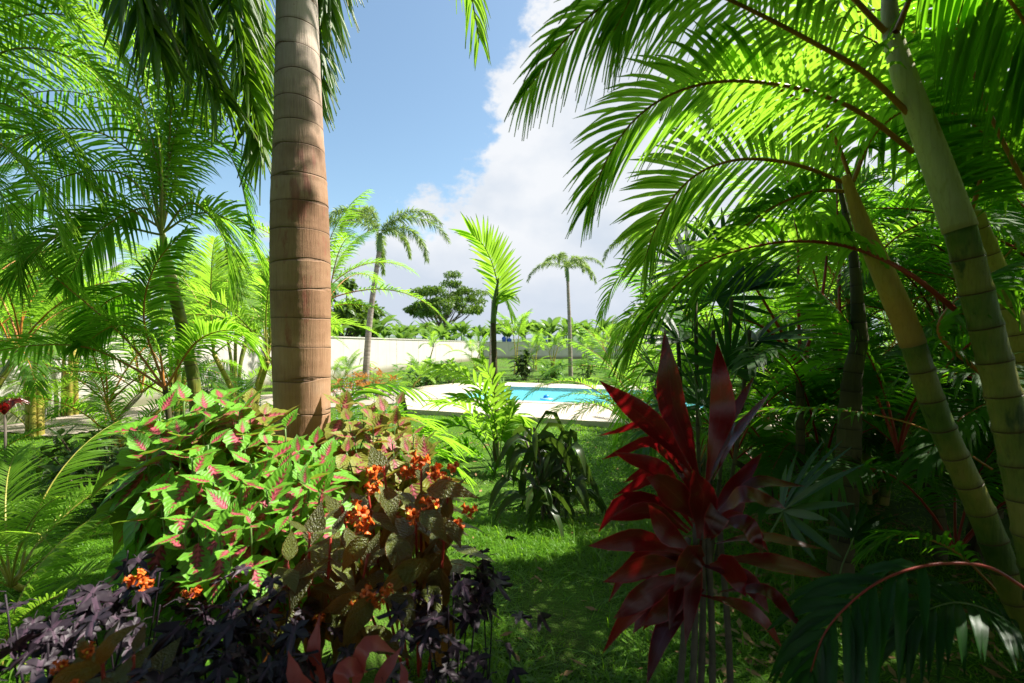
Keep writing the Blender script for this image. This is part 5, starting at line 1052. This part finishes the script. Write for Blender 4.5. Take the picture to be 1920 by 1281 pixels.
for i, (px, D, h, base) in enumerate([(652, 6.4, 1.0, 0), (662, 6.9, 1.1, 0), (672, 6.2, .95, 0), (724, 6.6, .95, 0), (738, 6.9, .9, 0), (702, 7.4, .9, 0), (645, 7.4, 1.0, 0), (745, 7.2, 1.0, 0), (632, 6.6, .9, 0), (448, 6.6, 1.0, 0), (458, 6.3, 1.1, 0), (476, 6.4, .95, 0), (487, 6.9, 1.0, 0)]):
    c = P(px, 0, D); tag(ob('flower_spike', SM[i % 3], None, (c[0], c[1], 0), (0, 0, i), h * 1.15), 'thin pale violet flower spike, ' + {632: 'closest to the trunk on its right', 645: 'second right of the trunk', 652: 'third right of the trunk', 662: 'fourth right of the trunk', 672: 'fifth right of the trunk', 702: 'alone midway right of the trunk', 724: 'third from the right end', 738: 'second from the right end', 745: 'rightmost of all', 448: 'leftmost of all', 458: 'second from the left end', 476: 'third from the left end', 487: 'closest to the trunk on its left'}[px], 'flower', 'pale flower spikes ' + ('right' if px > 560 else 'left') + ' of the trunk')

# ---- pool floater
t = empty('pool_floater', (*P(1025, 0, 14.1)[:2], .015), 'small blue dosing float drifting on the pool water', 'float')
mb = MB(); mb.tube([(0, 0, -.02), (0, 0, .0), (0, 0, .04), (0, 0, .06)], [.08, .20, .20, .12], 18, 0); ob('ring', mb.mesh('float ring', [G['bluecap']]), t)
mb = MB(); mb.tube([(0, 0, .05), (0, 0, .12), (0, 0, .15)], [.10, .09, .05], 14, 0); ob('cap', mb.mesh('float cap', [G['blue']]), t)

# ---- hanging litter: dead leaves on the ground under the thicket
mb = MB(); n = 2600; x = R.uniform(.6, 3.6, n); y = R.uniform(1.4, 5.5, n); keep = (x > .28 * y + .25); x, y = np.concatenate([x[keep], R.uniform(-3, 2, 420)]), np.concatenate([y[keep], R.uniform(2, 9, 420)]); n = len(x)
a = R.uniform(0, 6.28, n); L = R.uniform(.02, .09, n); d = np.stack([np.cos(a), np.sin(a), R.uniform(-.1, .4, n)], 1); s_ = np.linspace(0, 1, 3)[None, :, None]
o_ = np.stack([x, y, gz(x, y) + np.where(np.arange(n) < n - 420, R.uniform(.005, .03, n), R.uniform(.03, .06, n))], 1)[:, None]; Pc = o_ + L[:, None, None] * s_ * d[:, None]; S = nrm(np.stack([-np.sin(a), np.cos(a), R.uniform(-.5, .5, n)], 1))[:, None] + 0 * Pc
mb.strips(Pc, S, np.array([.1, 1, .1])[None] * (L * .2)[:, None]); tag(ob('leaf_litter', mb.mesh('leaf litter', [leafmat('dead leaf', (.16, .08, .03), (.32, .20, .09), (.2, .1, .04), .7, .15, bump=0)])), 'brown leaf litter under the cordyline and the thicket', None, None, 'stuff')

# ---- grass
def inpoly(x, y, poly):
    c = np.zeros(len(x), bool); j = len(poly) - 1
    for i in range(len(poly)):
        xi, yi = poly[i]; xj, yj = poly[j]; c ^= ((yi > y) != (yj > y)) & (x < (xj - xi) * (y - yi) / (yj - yi + 1e-12) + xi); j = i
    return c
gp = [(-3.2, 13.2), (-3.62, 16.0), (-3.35, 17.5), (-6.5, 17.6), (-9.6, 13), (-10.2, 9.2), (-8, 8.4), (-6, 11.5)]
def grass(n, y0, y1, h, w, xlim, seed):
    rng = np.random.RandomState(seed); y = y0 + (y1 - y0) * rng.rand(n) ** .75; x = rng.uniform(-1.12, 1.12, n) * y; x = np.clip(x, *xlim) + 0.
    k = (~inpoly(x, y, deckp)) & (~inpoly(x, y, gp)) & (x > xlim[0] + .01) & (x < xlim[1] - .01); k &= ~((x > .42 * y + .9) & (rng.rand(n) < .75))
    k &= ~((np.hypot((x + 1.35) / 1.0, (y - 2.4) / .8) < .9))
    x, y = x[k], y[k]; n = len(x); patch = .75 + .35 * np.sin(x * 1.7 + y * .9) * np.sin(y * 1.3 - x * .8) + rng.randn(n) * .18; H = np.clip(h * patch, h * .35, h * 1.9)
    a = rng.uniform(0, 6.28, n); b = rng.uniform(.2, 1.1, n); d = np.stack([np.cos(a) * b, np.sin(a) * b, np.ones(n)], 1)
    s_ = np.linspace(0, 1, 4)[None, :, None]; o_ = np.stack([x, y, gz(x, y) - .01], 1)[:, None]
    Pc = o_ + H[:, None, None] * (s_ * d[:, None] + s_ ** 2.3 * np.stack([np.cos(a) * b, np.sin(a) * b, -.75 * b], 1)[:, None]); S = np.stack([-np.sin(a), np.cos(a), 0 * a], 1)[:, None] + 0 * Pc
    return Pc, S, np.array([.75, 1, .7, .05])[None] * (w * rng.uniform(.6, 1.3, n))[:, None]
mb = MB()
for g in (grass(120000, 1.3, 4.5, .075, .0030, (-4.9, 4), 1), grass(120000, 4.5, 11.5, .07, .0060, (-9.5, 5), 2), grass(45000, 11.5, 26, .07, .011, (-11, 7), 3), grass(20000, 26, 56, .09, .03, (-9, 16), 4), grass(1800, 1.6, 5, .20, .0042, (-4, 1.8), 5)):
    mb.strips(*g)
tag(ob('grass', mb.mesh('grass', [G['grass']])), 'bright green lawn grass all over the garden', 'grass', None, 'stuff')
print('objects', len(bpy.data.objects))
